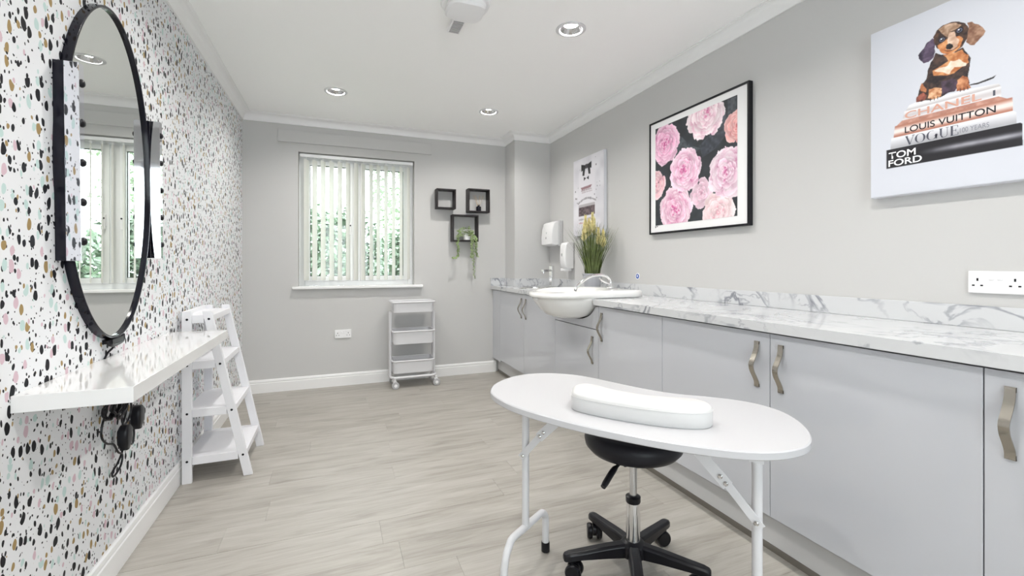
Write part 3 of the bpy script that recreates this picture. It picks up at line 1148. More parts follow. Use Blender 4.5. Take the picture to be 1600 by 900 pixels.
# worktop with a bowl notch and a round sink hole
outer = [(XW, YF + .002), (2.1125, YF + .002), (2.1125, YBOX - .001), (XBOX - .001, YBOX - .001), (XBOX - .001, YB - .001), (XW, YB - .001)]
notch = []
for k in range(25):
    a = PI * k / 24
    notch.append((XW + .272 * math.sin(a), 2.77 + .278 * math.cos(a)))
w_ = MB().prism(outer + notch, ZU, ZT)
bmesh.ops.triangulate(w_.bm, faces=[f for f in w_.bm.faces if len(f.verts) > 4])
wt_ = w_.build('worktop', M['marble'])
SKX, SKY, SKR = 1.775, 3.88, 0.150
cut = MB().lathe((SKX, SKY, 0.8), [(SKR - .01, 0), (SKR - .01, .2)], 48).build('cutter', M['marble'])
md = wt_.modifiers.new('sink_hole', 'BOOLEAN')
md.operation = 'DIFFERENCE'
md.object = cut
md.solver = 'EXACT'
dg = bpy.context.evaluated_depsgraph_get()
me_new = bpy.data.meshes.new_from_object(wt_.evaluated_get(dg))
wt_.modifiers.clear()
wt_.data = me_new
bpy.data.objects.remove(cut)
for p in wt_.data.polygons: p.use_smooth = False
tag(wt_, 'long white marble worktop along the right wall', 'worktop')
up = empty('worktop_upstand', (2.09, 2.0, ZT), 'low white marble upstand running behind the worktop', 'upstand')
MB().box(2.0935, 2.1125, YF + .002, YBOX - .0205, ZT + .0005, 1.002).build('upstand_board', M['marble'], up, bevel=.001)
MB().box(XBOX - .020, 2.1125, YBOX - .020, YBOX - .001, ZT + .0005, 1.002).build('upstand_board', M['marble'], up, bevel=.001)
MB().box(XBOX - .020, XBOX - .001, YBOX - .001, YB - .021, ZT + .0005, 1.002).build('upstand_board', M['marble'], up, bevel=.001)
MB().box(XW, XBOX - .001, YB - .020, YB - .001, ZT + .0005, 1.002).build('upstand_board', M['marble'], up, bevel=.001)

# inset round sink with a square tap
sk_ = empty('round_sink', (SKX, SKY, ZT), 'round inset steel sink in the far end of the worktop', 'sink')
b = MB().lathe((SKX, SKY, ZT), [(SKR + .012, .001), (SKR + .010, .006), (SKR - .006, .007), (SKR - .014, .002), (SKR - .020, -.06), (SKR - .05, -.115), (.03, -.125), (.028, -.127), (SKR - .045, -.119), (SKR - .012, -.05), (SKR - .012, -.002), (SKR + .010, .001)], 48, 'Z', False, False)
b.build('bowl', M['steel'], sk_)
MB().lathe((SKX, SKY, ZT - .127), [(.031, 0), (.026, .004), (.010, .003)], 24).build('waste', M['chrome'], sk_)
tp_ = empty('square_tap', (1.985, 3.965, ZT), 'square chrome column tap beside the round sink', 'tap')
ux, uy = -0.93, -0.36
MB().obox((1.985, 3.965, ZT + .003), (ux, uy, 0), (-uy, ux, 0), (0, 0, 1), .056, .056, .006).build('base', M['chrome'], tp_, bevel=.002)
MB().obox((1.985, 3.965, ZT + .108), (ux, uy, 0), (-uy, ux, 0), (0, 0, 1), .038, .038, .205).build('column', M['chrome'], tp_, bevel=.003)
MB().obox((1.985 + ux * .075, 3.965 + uy * .075, ZT + .165), (ux, uy, 0), (-uy, ux, 0), (0, 0, 1), .115, .034, .024).build('spout', M['chrome'], tp_, bevel=.003)
MB().lathe((1.985 + ux * .118, 3.965 + uy * .118, ZT + .138), [(.011, 0), (.011, .018)], 16).build('nozzle', M['chrome'], tp_)

# semi-recessed washbasin
bas = empty('washbasin', (1.6, 2.77, ZT), 'white semi-recessed ceramic washbasin bulging over the cabinet front', 'basin')
CY = 2.77
def outline(grow, z, dip=0.0):
    pts = []
    x_b, x_f, hy, rx = 1.925 + grow, 1.55, .285 + grow, .300 + grow
    n1 = 40
    for k in range(n1 + 1):                         # front half ellipse from +Y to -Y
        a = PI * k / n1
        sx_ = math.sin(a)
        cc = math.copysign(abs(math.cos(a)) ** .80, math.cos(a))
        x = x_f - rx * sx_ ** .92
        pts.append((x, CY + hy * cc, z - dip * max(0, (x_f - x) / rx) ** 1.5))
    for k in range(1, 9):
        pts.append((x_f + (x_b - x_f) * k / 8, CY - hy, z))
    for k in range(1, 13):
        pts.append((x_b, CY - hy + 2 * hy * k / 13, z))
    for k in range(1, 9):
        pts.append((x_b - (x_b - x_f) * k / 9, CY + hy, z))
    return pts
NO = len(outline(0, 0))
def inner(rx, ry, z, cx_=1.535, kback=1.0):
    out = []
    for (x, y, _z) in outline(0, 0):
        a = math.atan2((y - CY) / .285, (x - 1.58) / .33)
        kx = 1.0 if math.cos(a) < 0 else kback
        out.append((cx_ + rx * kx * math.cos(a), CY + ry * math.sin(a), z))
    return out
def lower(rx, ry, z, cx_=1.545):
    return inner(rx, ry, z, cx_, .88)
b = MB()
b.loft([lower(.04, .04, .776, 1.52), lower(.11, .11, .782, 1.52), lower(.170, .175, .804, 1.525), lower(.215, .222, .840, 1.53), lower(.253, .254, .878, 1.54), lower(.280, .270, .905, 1.547), lower(.292, .274, ZT + .001, 1.55),
        outline(-.012, ZT + .002, .004), outline(-.003, ZT + .008, .008), outline(0, ZT + .022, .014), outline(-.002, ZT + .044, .020), outline(-.010, ZT + .050, .022), outline(-.022, ZT + .051, .022),
        inner(.250, .232, ZT + .040), inner(.236, .216, ZT + .012), inner(.205, .185, .875), inner(.140, .120, .835), inner(.035, .03, .826)])
b.build('bowl', M['ceramic'], bas, sharp=0)
MB().lathe((1.535, CY, .826), [(.030, 0.001), (.026, .004), (.008, .003)], 24).build('waste', M['chrome'], bas)
bt = empty('basin_tap', (1.85, 2.80, ZT + .051), 'low arched chrome tap on the washbasin deck', 'tap')
zb = ZT + .0505
b = MB().lathe((1.862, 2.77, zb), [(.026, 0), (.026, .010), (.019, .016), (.017, .03)], 24)
b.build('base', M['chrome'], bt)
b = MB()
b.tube(smooth_path([(1.862, 2.77, zb + .01), (1.862, 2.77, zb + .055), (1.835, 2.772, zb + .085), (1.775, 2.778, zb + .098), (1.69, 2.782, zb + .082), (1.61, 2.785, zb + .030), (1.578, 2.785, zb - .012)], 8), .0105, 12)
b.build('spout', M['chrome'], bt)
b = MB()
b.tube(smooth_path([(1.862, 2.76, zb + .028), (1.80, 2.735, zb + .045), (1.745, 2.70, zb + .062), (1.72, 2.69, zb + .075)], 6), [.008] * 19, 10)
b.build('lever', M['chrome'], bt)

# towel and soap dispensers
td = empty('towel_dispenser', (XR, 4.08, 1.33), 'white wall paper towel dispenser beside the boxed corner', 'dispenser')
b = MB()
rings = []
for (y_, s_) in ((3.975, 0.0), (3.985, 1.0), (4.205, 1.0), (4.215, 0.0)):
    i = 0.004 * (1 - s_)
    rings.append([(XR - .045, y_, 1.345 + i), (XR - .085 + i, y_, 1.335 + i), (XR - .125 + i, y_, 1.350 + i), (XR - .128 + i, y_, 1.42), (XR - .120 + i, y_, 1.50), (XR - .100 + i, y_, 1.565 - i), (XR - .070, y_, 1.580 - i), (XR - .045, y_, 1.582 - i)])
b.loft(rings, True, True, True, False)
b.build('cover', M['white_plastic'], td, bevel=.006, seg=3)
MB().box(XR - .045, XR - .001, 3.970, 4.220, 1.335, 1.588).build('back_box', M['grey_plastic'] if False else mat('pale_grey_plastic', (0.58, 0.58, 0.59), .4), td, bevel=.004)
MB().box(XR - .1305, XR - .122, 4.085, 4.105, 1.405, 1.425).build('lock', M['grey_plastic'], td)
MB().box(XR - .126, XR - .115, 4.09, 4.10, 1.455, 1.475).build('view_slot', M['grey_plastic'], td)

sd = empty('soap_dispenser', (XR, 3.80, 1.12), 'white wall soap dispenser left of the tall grass plant', 'dispenser')
b = MB()
b.loft([[(XR - .001 - u, 3.79 + v, z) for u, v in rrect(0.0 , dd, -.055, .055, .022, 4)] for z, dd in ((1.110, .080), (1.125, .100), (1.20, .108), (1.33, .104), (1.352, .090), (1.358, .07))])
b.build('body', M['white_plastic'], sd, sharp=50)
MB().box(XR - .1115, XR - .100, 3.78, 3.80, 1.225, 1.252).build('level_window', M['grey_plastic'], sd)
MB().box(XR - .105, XR - .02, 3.755, 3.825, 1.085, 1.110).build('push_bar', M['white_plastic'], sd, bevel=.004)

sg = empty('round_sign', (XR, 2.78, 1.057), 'tiny round blue sign with white ring above the upstand', 'sign')
MB().lathe((XR - .003, 2.78, 1.058), [(.024, 0.002), (.024, -.0005)], 32, 'X').build('white_disc', M['white_plastic'], sg)
MB().lathe((XR - .0038, 2.78, 1.058), [(.018, 0.001), (.018, -.0005)], 32, 'X').build('blue_disc', M['blue'], sg)
b = MB()
b.box(XR - .0052, XR - .0042, 2.774, 2.786, 1.052, 1.068)
b.build('pictogram', M['white_plastic'], sg)

# tall grass plant in a pot
gp = empty('grass_plant', (1.945, 3.15, ZT), 'tall artificial grass with pale yellow plumes in a grey pot', 'plant')
GX, GY = 1.945, 3.15
b = MB().lathe((GX, GY, ZT + .0005), [(.052, 0), (.058, .003), (.078, .138), (.082, .142), (.082, .150), (.075, .150), (.070, .125)], 32)
b.build('pot', M['grey_pot'], gp)
MB().lathe((GX, GY, ZT + .118), [(.071, 0), (.071, .006)], 24).build('soil', M['soil'], gp)
b = MB()
RG = random.Random(8)
for k in range(330):
    a = RG.uniform(0, 2 * PI)
    r0 = .055 * math.sqrt(RG.random())
    lean = RG.random() * .19
    h_ = RG.uniform(.28, .47) * (1 - lean * .5)
    p0 = Vector((GX + r0 * math.cos(a), GY + r0 * math.sin(a), ZT + .12))
    d = Vector((math.cos(a), math.sin(a), 0))
    sdv = Vector((-math.sin(a + RG.uniform(-1, 1)), math.cos(a + RG.uniform(-1, 1)), 0))
    wd = RG.uniform(.0026, .0052)
    prev = None
    for q in range(5):
        t = q / 4
        c = p0 + d * lean * (t ** 1.6) + Vector((0, 0, h_ * t - .05 * lean * t * t))
        if c.x > XR - .012: c.x = XR - .012
        w2_ = wd * (1 - t * .85)
        l_, r_ = b.bm.verts.new(c - sdv * w2_), b.bm.verts.new(c + sdv * w2_)
        if prev: b.bm.faces.new((prev[0], prev[1], r_, l_))
        prev = (l_, r_)
tag(b.build('blades', M['leaf_grass'], gp, sharp=0), kind='stuff')
for (ax, ay, hh) in ((-.045, .03, .62), (-.01, -.02, .64), (.03, .02, .60), (-.03, .05, .57), (.02, -.06, .52), (.05, -.085, .50), (-.07, .01, .55), (.0, .05, .60)):
    top = Vector((GX + ax, GY + ay, ZT + hh - .02))
    so = MB().tube(smooth_path([(GX + ax * .2, GY + ay * .2, ZT + .12), (GX + ax * .6, GY + ay * .6, ZT + .36), top], 6), .0016, 6).build('plume_stem', M['stem'], gp)
    q = MB()
    for k in range(210):
        t = RG.random()
        a = RG.uniform(0, 2 * PI)
        p = top + Vector((0, 0, -.125 + .14 * t))
        d = Vector((math.cos(a), math.sin(a), 1.2 + t))
        leaf(q, p, d, Vector((-math.sin(a), math.cos(a), .2)), RG.uniform(.026, .046) * (1.15 - .6 * t), .006, .1)
    tag(q.build('plume', M['plume'], so), kind='stuff')

# ------------------------------------------------------------------ pictures
def inside(poly, X, Y):
    c = np.zeros(X.shape, bool)
    n = len(poly)
    for i in range(n):
        x1, y1 = poly[i]
        x2, y2 = poly[(i + 1) % n]
        if y1 == y2: continue
        hit = ((y1 > Y) != (y2 > Y)) & (X < (x2 - x1) * (Y - y1) / (y2 - y1) + x1)
        c ^= hit
    return c


def vnoise(X, Y, s, seed):
    rs = np.random.RandomState(seed)
    g = rs.rand(64, 64)
    u, v = X * s, Y * s
    i, j = np.floor(u).astype(int), np.floor(v).astype(int)
    fu, fv = u - i, v - j
    fu, fv = fu * fu * (3 - 2 * fu), fv * fv * (3 - 2 * fv)
    G = lambda a, c: g[a % 64, c % 64]
    return (G(i, j) * (1 - fu) + G(i + 1, j) * fu) * (1 - fv) + (G(i, j + 1) * (1 - fu) + G(i + 1, j + 1) * fu) * fv


def lin(c):
    c = np.clip(np.asarray(c, float) / 255, 0, 1)
    return np.where(c <= 0.04045, c / 12.92, ((c + 0.055) / 1.055) ** 2.4)


def print_sheet(name, parent, x, ya, yb, z0, z1, res, paint):
    """flat printed sheet on the right wall: a fine grid whose colours are the ink; paint(Y, Z) gives sRGB 0-255"""
    ny, nz = int((ya - yb) / res) + 1, int((z1 - z0) / res) + 1
    ys_ = np.linspace(ya, yb, ny)
    zs_ = np.linspace(z0, z1, nz)
    Y, Z = np.meshgrid(ys_, zs_)
    off = res / 4
    acc = 0
    for oy, oz in ((-off, -off), (off, -off), (-off, off), (off, off)):
        acc = acc + lin(paint(Y + oy, Z + oz))
    colr = np.ones((nz * ny, 4), np.float32)
    colr[:, :3] = (acc / 4).reshape(-1, 3)
    w = Matrix.Identity(4)
    p = parent
    while p is not None:
        w = p.matrix_basis @ w
        p = p.parent
    org = w.translation
    verts = np.empty((nz * ny, 3), np.float32)
    verts[:, 0] = x - org.x
    verts[:, 1] = Y.ravel() - org.y
    verts[:, 2] = Z.ravel() - org.z
    idx = np.arange(nz * ny).reshape(nz, ny)
    q = np.stack([idx[:-1, :-1], idx[1:, :-1], idx[1:, 1:], idx[:-1, 1:]], -1).reshape(-1, 4)
    q = q[:, ::-1]
    me = bpy.data.meshes.new(name)
    me.vertices.add(len(verts)); me.vertices.foreach_set('co', verts.ravel())
    me.loops.add(q.size); me.loops.foreach_set('vertex_index', q.ravel().astype(np.int32))
    me.polygons.add(len(q)); me.polygons.foreach_set('loop_start', np.arange(0, q.size, 4, dtype=np.int32))
    me.update(calc_edges=True)
    ca = me.color_attributes.new('ink', 'FLOAT_COLOR', 'POINT')
    ca.data.foreach_set('color', colr.ravel())
    me.materials.append(M['ink'])
    o = bpy.data.objects.new(name, me)
    COL.objects.link(o)
    o.parent = parent
    return o


def lettering(text, parent, x, ya, yb, z0, z1, material, bold=0.0, name='lettering', thick=0.0004):
    cu = bpy.data.curves.new('text', 'FONT')
    cu.body = text
    cu.size = 1.0
    cu.offset = bold
    ob = bpy.data.objects.new('text', cu)
    COL.objects.link(ob)
    me = bpy.data.meshes.new_from_object(ob.evaluated_get(bpy.context.evaluated_depsgraph_get()))
    bpy.data.objects.remove(ob)
    co = np.array([v.co for v in me.vertices])
    lo, hi = co.min(0), co.max(0)
    w = Matrix.Identity(4)
    p = parent
    while p is not None:
        w = p.matrix_basis @ w
        p = p.parent
    org = w.translation
    for v in me.vertices:
        u = (v.co.x - lo[0]) / (hi[0] - lo[0])
        t = (v.co.y - lo[1]) / (hi[1] - lo[1])
        v.co = Vector((x, ya + (yb - ya) * u, z0 + (z1 - z0) * t)) - org
    me.materials.clear()
    me.materials.append(material)
    o = bpy.data.objects.new(name, me)
    COL.objects.link(o)
    o.parent = parent
    return o


# --- dog and books on canvas
XC = XR - .035
cv = empty('canvas_picture', (XR, 0.938, 1.42), 'large white canvas of a puppy sitting on stacked fashion books', 'picture')
MB().box(XC, XR - .001, 0.688, 1.188, 1.420, 2.106).build('canvas', M['canvas'], cv, bevel=.003)
DOG = dict(
 ear_l=[(0.9803, 1.9936), (0.9949, 1.9824), (1.0097, 1.9637), (1.0205, 1.9465), (1.0187, 1.931), (1.0067, 1.9098), (0.9919, 1.9087), (0.9774, 1.9205), (0.9716, 1.9395), (0.9716, 1.9645), (0.9757, 1.9843)],
 ear_r=[(0.8792, 2.0002), (0.8664, 1.9958), (0.8513, 1.9795), (0.8341, 1.951), (0.839, 1.9369), (0.8488, 1.9216), (0.8614, 1.914), (0.8741, 1.9212), (0.8818, 1.9336), (0.8808, 1.9569), (0.8766, 1.9786)],
 head=[(0.9774, 1.9958), (0.9659, 2.0153), (0.949, 2.0247), (0.9242, 2.0249), (0.9027, 2.0168), (0.8844, 2.0008), (0.8756, 1.9781), (0.8792, 1.9561), (0.8844, 1.9348), (0.8948, 1.9225), (0.9134, 1.9136), (0.9351, 1.9142), (0.9518, 1.9271), (0.9659, 1.9512), (0.9757, 1.9735)],
 fore=[(0.9603, 2.0161), (0.9407, 2.0241), (0.9134, 2.0174), (0.8948, 2.0012), (0.9027, 1.9948), (0.9242, 1.9915), (0.9351, 1.9758), (0.9434, 1.9868)],
 muz=[(0.9631, 1.957), (0.9462, 1.967), (0.9242, 1.9672), (0.9027, 1.9639), (0.8922, 1.9521), (0.8948, 1.9328), (0.9027, 1.9227), (0.9242, 1.9115), (0.9462, 1.9211), (0.9603, 1.9415)],
 snout=[(0.9379, 1.9631), (0.9269, 1.9894), (0.9161, 1.9876), (0.9081, 1.963), (0.9027, 1.9467), (0.9054, 1.9307), (0.9215, 1.9242), (0.9379, 1.9315)],
 nose=[(0.9418, 1.9473), (0.9324, 1.95), (0.9188, 1.9438), (0.9156, 1.934), (0.9242, 1.9275), (0.9362, 1.9315)],
 body=[(0.9716, 1.9323), (0.9518, 1.9201), (0.9242, 1.9115), (0.8948, 1.9191), (0.8792, 1.8985), (0.8725, 1.8719), (0.8741, 1.8387), (0.8766, 1.8059), (0.8715, 1.7837), (0.9027, 1.7786), (0.9188, 1.7738), (0.9518, 1.7645), (0.9861, 1.7621), (1.0278, 1.7727), (1.0217, 1.811), (1.0127, 1.8333), (0.9978, 1.8459), (0.9949, 1.8737), (0.9832, 1.905)],
 chest=[(0.9462, 1.9176), (0.9134, 1.9102), (0.8948, 1.9122), (0.8766, 1.8872), (0.8766, 1.8601), (0.8975, 1.8483), (0.9188, 1.8362), (0.9462, 1.8401), (0.9745, 1.8512), (0.9803, 1.8715), (0.9518, 1.8776), (0.9351, 1.8848)],
 white=[(0.9269, 1.8848), (0.9027, 1.8793), (0.8818, 1.8609), (0.887, 1.8508), (0.9134, 1.8583), (0.9297, 1.8405), (0.9518, 1.8529), (0.9745, 1.8691), (0.9574, 1.8729), (0.9379, 1.8684)],
 legl=[(0.989, 1.8064), (0.9745, 1.8047), (0.9546, 1.7938), (0.9518, 1.768), (0.9745, 1.7617), (0.9949, 1.7723), (0.9919, 1.7894)],
 legr=[(0.9091, 1.8082), (0.8922, 1.8188), (0.8766, 1.8059), (0.8741, 1.7813), (0.869, 1.7659), (0.887, 1.7657), (0.9081, 1.7699), (0.9107, 1.7881)],
 belly=[(0.9546, 1.8221), (0.9188, 1.8189), (0.9091, 1.8048), (0.9123, 1.7714), (0.949, 1.7706), (0.9546, 1.7938)],
 hind=[(1.0278, 1.7911), (1.0097, 1.7994), (0.9978, 1.7842), (1.0037, 1.7681), (1.0309, 1.7715)],
 tail=[(0.8741, 1.7792), (0.8513, 1.7794), (0.8268, 1.7832), (0.8053, 1.7859), (0.81, 1.7786), (0.8316, 1.7739), (0.8563, 1.7726), (0.8725, 1.776)],
 patch=[(1.0127, 1.837), (0.9978, 1.8096), (1.0008, 1.7962), (1.0157, 1.8088), (1.0187, 1.8246)])
BOOKS = dict(
 top1=[(1.052, 1.7660), (1.03, 1.7700), (0.8657, 1.7630), (0.800, 1.7560), (0.7937, 1.7420), (1.066, 1.744)],
 b1=[(1.0678, 1.7467), (0.7937, 1.7440), (0.7940, 1.7060), (1.0754, 1.7120)],
 b2top=[(1.0754, 1.7132), (0.80, 1.7120), (0.78, 1.698), (1.094, 1.698)],
 b2=[(1.1000, 1.6975), (0.7666, 1.6975), (0.7655, 1.6530), (1.1047, 1.6530)],
 b3=[(1.1126, 1.6530), (0.7655, 1.6530), (0.7576, 1.6450), (0.7576, 1.6080), (1.1157, 1.6080)],
 b4=[(1.1301, 1.6085), (0.748, 1.6085), (0.744, 1.604), (0.743, 1.5330), (1.1301, 1.5330)])


def paint_dog(Y, Z):
    n1, n2 = vnoise(Y, Z, 60, 1), vnoise(Y, Z, 170, 2)
    Yj, Zj = Y + (n1 - .5) * .006 + (n2 - .5) * .0012, Z + (vnoise(Y, Z, 60, 3) - .5) * .005
    out = np.empty(Y.shape + (3,))
    out[:] = (210, 213, 222)
    def fill(poly, c0, c1, jit=True, f=None):
        mk = inside(poly, Yj if jit else Y, Zj if jit else Z)
        t = (n1 * .6 + n2 * .4) if f is None else f
        t = np.clip((t - .2) / .6, 0, 1)[..., None]
        colr = np.array(c0) * (1 - t) + np.array(c1) * t
        out[mk] = colr[mk]
    D, Bk = DOG, BOOKS
    f = (Z - 1.744) / .02
    fill(Bk['top1'], (196, 192, 194), (236, 236, 240), False, f)
    fill(Bk['b1'], (205, 200, 203), (233, 232, 236), False, np.abs((Z - 1.727) / .018))
    fill(Bk['b2top'], (172, 122, 106), (205, 158, 142), False)
    f2 = (Z - 1.653) / .0445
    fill(Bk['b2'], (178, 122, 104), (238, 226, 222), False, 1 - np.abs(f2 - .5) * 2.0)
    fill(Bk['b3'], (176, 176, 182), (230, 231, 236), False, (Z - 1.608) / .045 * .8 + .1)
    f4 = (Z - 1.533) / .0755
    hl = np.exp(-((f4 - .52 - .1 * (Y - .93)) / .13) ** 2) * np.clip((1.03 - Y) / .12, 0, 1) * (.75 + .3 * n1)
    fill(Bk['b4'], (27, 26, 32), (168, 168, 176), False, hl * .62 + .18)
    fill(D['tail'], (25, 22, 28), (52, 44, 46))
    fill(D['ear_l'], (44, 36, 54), (104, 88, 112))
    fill(D['body'], (30, 25, 30), (84, 62, 54))
    fill(D['patch'], (150, 84, 52), (196, 132, 92))
    fill(D['hind'], (70, 40, 40), (170, 96, 78))
    fill(D['chest'], (176, 104, 58), (224, 168, 118))
    fill(D['white'], (232, 206, 182), (248, 236, 222))
    fill(D['belly'], (44, 34, 44), (84, 66, 84))
    fill(D['legl'], (158, 86, 46), (238, 196, 158))
    fill(D['legr'], (140, 72, 40), (222, 162, 120))
    fill(D['ear_r'], (122, 84, 64), (184, 146, 122))
    fill(D['head'], (40, 30, 32), (112, 78, 58))
    fill(D['fore'], (150, 116, 92), (214, 184, 160))
    fill(D['muz'], (184, 108, 60), (226, 164, 112))
    fill(D['snout'], (196, 158, 134), (240, 214, 192))
    for (ey, ez) in ((.951, 1.9735), (.9015, 1.984)):
        r = np.hypot(Y - ey, (Z - ez) * 1.1)
        out[r < .0115] = (36, 28, 34)
        out[r < .0078] = (98, 104, 126)
        out[r < .0052] = (18, 16, 24)
        out[np.hypot(Y - ey - .002, Z - ez - .003) < .0024] = (236, 240, 248)
    fill(D['nose'], (16, 14, 18), (52, 46, 52))
    mth = (np.abs(Z - (1.922 + (Y - .924) ** 2 * 22)) < .0014) & (np.abs(Y - .924) < .02)
    out[mth] = (70, 40, 34)
    for (a0, b0) in ((.985, 1.765), (.974, 1.764), (.964, 1.765), (.899, 1.769), (.889, 1.768), (.879, 1.769)):
        out[(np.abs(Y - a0) < .0012) & (np.abs(Z - b0) < .006)] = (60, 34, 28)
    return out


print_sheet('print', cv, XC - .0012, 1.186, .690, 1.424, 2.104, .0017, paint_dog)
ink_rose = flat('rose_gold_ink', (214, 164, 146))
ink_black = flat('black_ink', (22, 20, 26))
ink_white = flat('white_ink', (240, 240, 244))
ink_grey = flat('grey_ink', (84, 86, 98))
ink_pale = flat('pale_grey_ink', (128, 130, 140))
XT = XC - .0022
lettering('CHANEL', cv, XT, 1.066, .842, 1.7150, 1.7420, ink_rose, .012)
lettering('1', cv, XT, .8135, .8075, 1.7180, 1.7365, ink_grey, .01)
lettering('LOUIS VUITTON', cv, XT, 1.0663, .8065, 1.6605, 1.6850, ink_black, .006)
lettering('100 YEARS', cv, XT, .9000, .8229, 1.6160, 1.6330, ink_pale, -.006)
lettering('TOM', cv, XT, 1.1210, 1.0308, 1.5690, 1.5960, ink_white, .02)
lettering('FORD', cv, XT, 1.1221, 1.0114, 1.5390, 1.5650, ink_white, .02)
# high-contrast serif capitals drawn stroke by stroke
sb = MB()
def S(u, v): return (XT, 1.064 - u, 1.6125 + v)
def stroke(a, c, w):
    a, c = Vector((a[0], a[1])), Vector((c[0], c[1]))
    n_ = Vector((-(c - a).y, (c - a).x)).normalized() * w / 2
    sb.quad(S(*(a + n_)), S(*(c + n_)), S(*(c - n_)), S(*(a - n_)))
Hh = .034
def ring_letter(cu, r, gap=None):
    for k in range(36):
        a0, a1 = 2 * PI * k / 36, 2 * PI * (k + 1) / 36
        if gap and gap[0] < k < gap[1]: continue
        th = .0012 + .0052 * abs(math.cos((a0 + a1) / 2)) ** 1.5
        ro, ri = 1.0, 1.0 - th / r
        P_ = lambda a, s: S(cu + r * s * math.cos(a), Hh / 2 + Hh / 2 * (1 - (1 - s) * .5) * math.sin(a))
        sb.quad(P_(a0, 1), P_(a1, 1), P_(a1, ri), P_(a0, ri))
stroke((.003, Hh), (.0145, 0), .0058); stroke((.0145, 0), (.026, Hh), .0014)
stroke((-.001, Hh), (.009, Hh), .0014); stroke((.021, Hh), (.030, Hh), .0014)
ring_letter(.047, .0165)
ring_letter(.083, .0165, (0, 7)); stroke((.0965, 0.002), (.0965, .014), .0050); stroke((.090, .014), (.102, .014), .0014)
stroke((.110, Hh), (.110, .010), .0058); stroke((.110, .010), (.1145, .001), .0040); stroke((.1145, .001), (.124, .001), .0018); stroke((.124, .001), (.1285, .008), .0014); stroke((.1285, .008), (.1285, Hh), .0014)
stroke((.105, Hh), (.1155, Hh), .0014); stroke((.124, Hh), (.133, Hh), .0014)
stroke((.1415, Hh), (.1415, 0), .0060); stroke((.137, Hh), (.158, Hh), .0014); stroke((.137, 0), (.159, 0), .0014); stroke((.141, Hh / 2), (.153, Hh / 2), .0014)
stroke((.158, Hh), (.158, Hh - .008), .0016); stroke((.159, 0), (.159, .009), .0016); stroke((.153, Hh / 2 - .005), (.153, Hh / 2 + .005), .0014)
sb.build('lettering', ink_grey, cv, sharp=0)

# --- framed peonies
PX = XR - .030
pf = empty('framed_picture', (XR, 2.2, 1.36), 'black framed picture of pink peonies in a white mount', 'picture')
fy0, fy1, fz0, fz1 = 1.783, 2.612, 1.359, 2.146
b = MB()
fw = .012
b.box(PX, XR - .001, fy0, fy0 + fw, fz0, fz1)
b.box(PX, XR - .001, fy1 - fw, fy1, fz0, fz1)
b.box(PX, XR - .001, fy0 + fw, fy1 - fw, fz0, fz0 + fw)
b.box(PX, XR - .001, fy0 + fw, fy1 - fw, fz1 - fw, fz1)
b.build('frame', M['black_satin'], pf, bevel=.001)
MB().box(PX + .006, XR - .004, fy0 + fw, fy1 - fw, fz0 + fw, fz1 - fw).build('mount', M['mount'], pf)


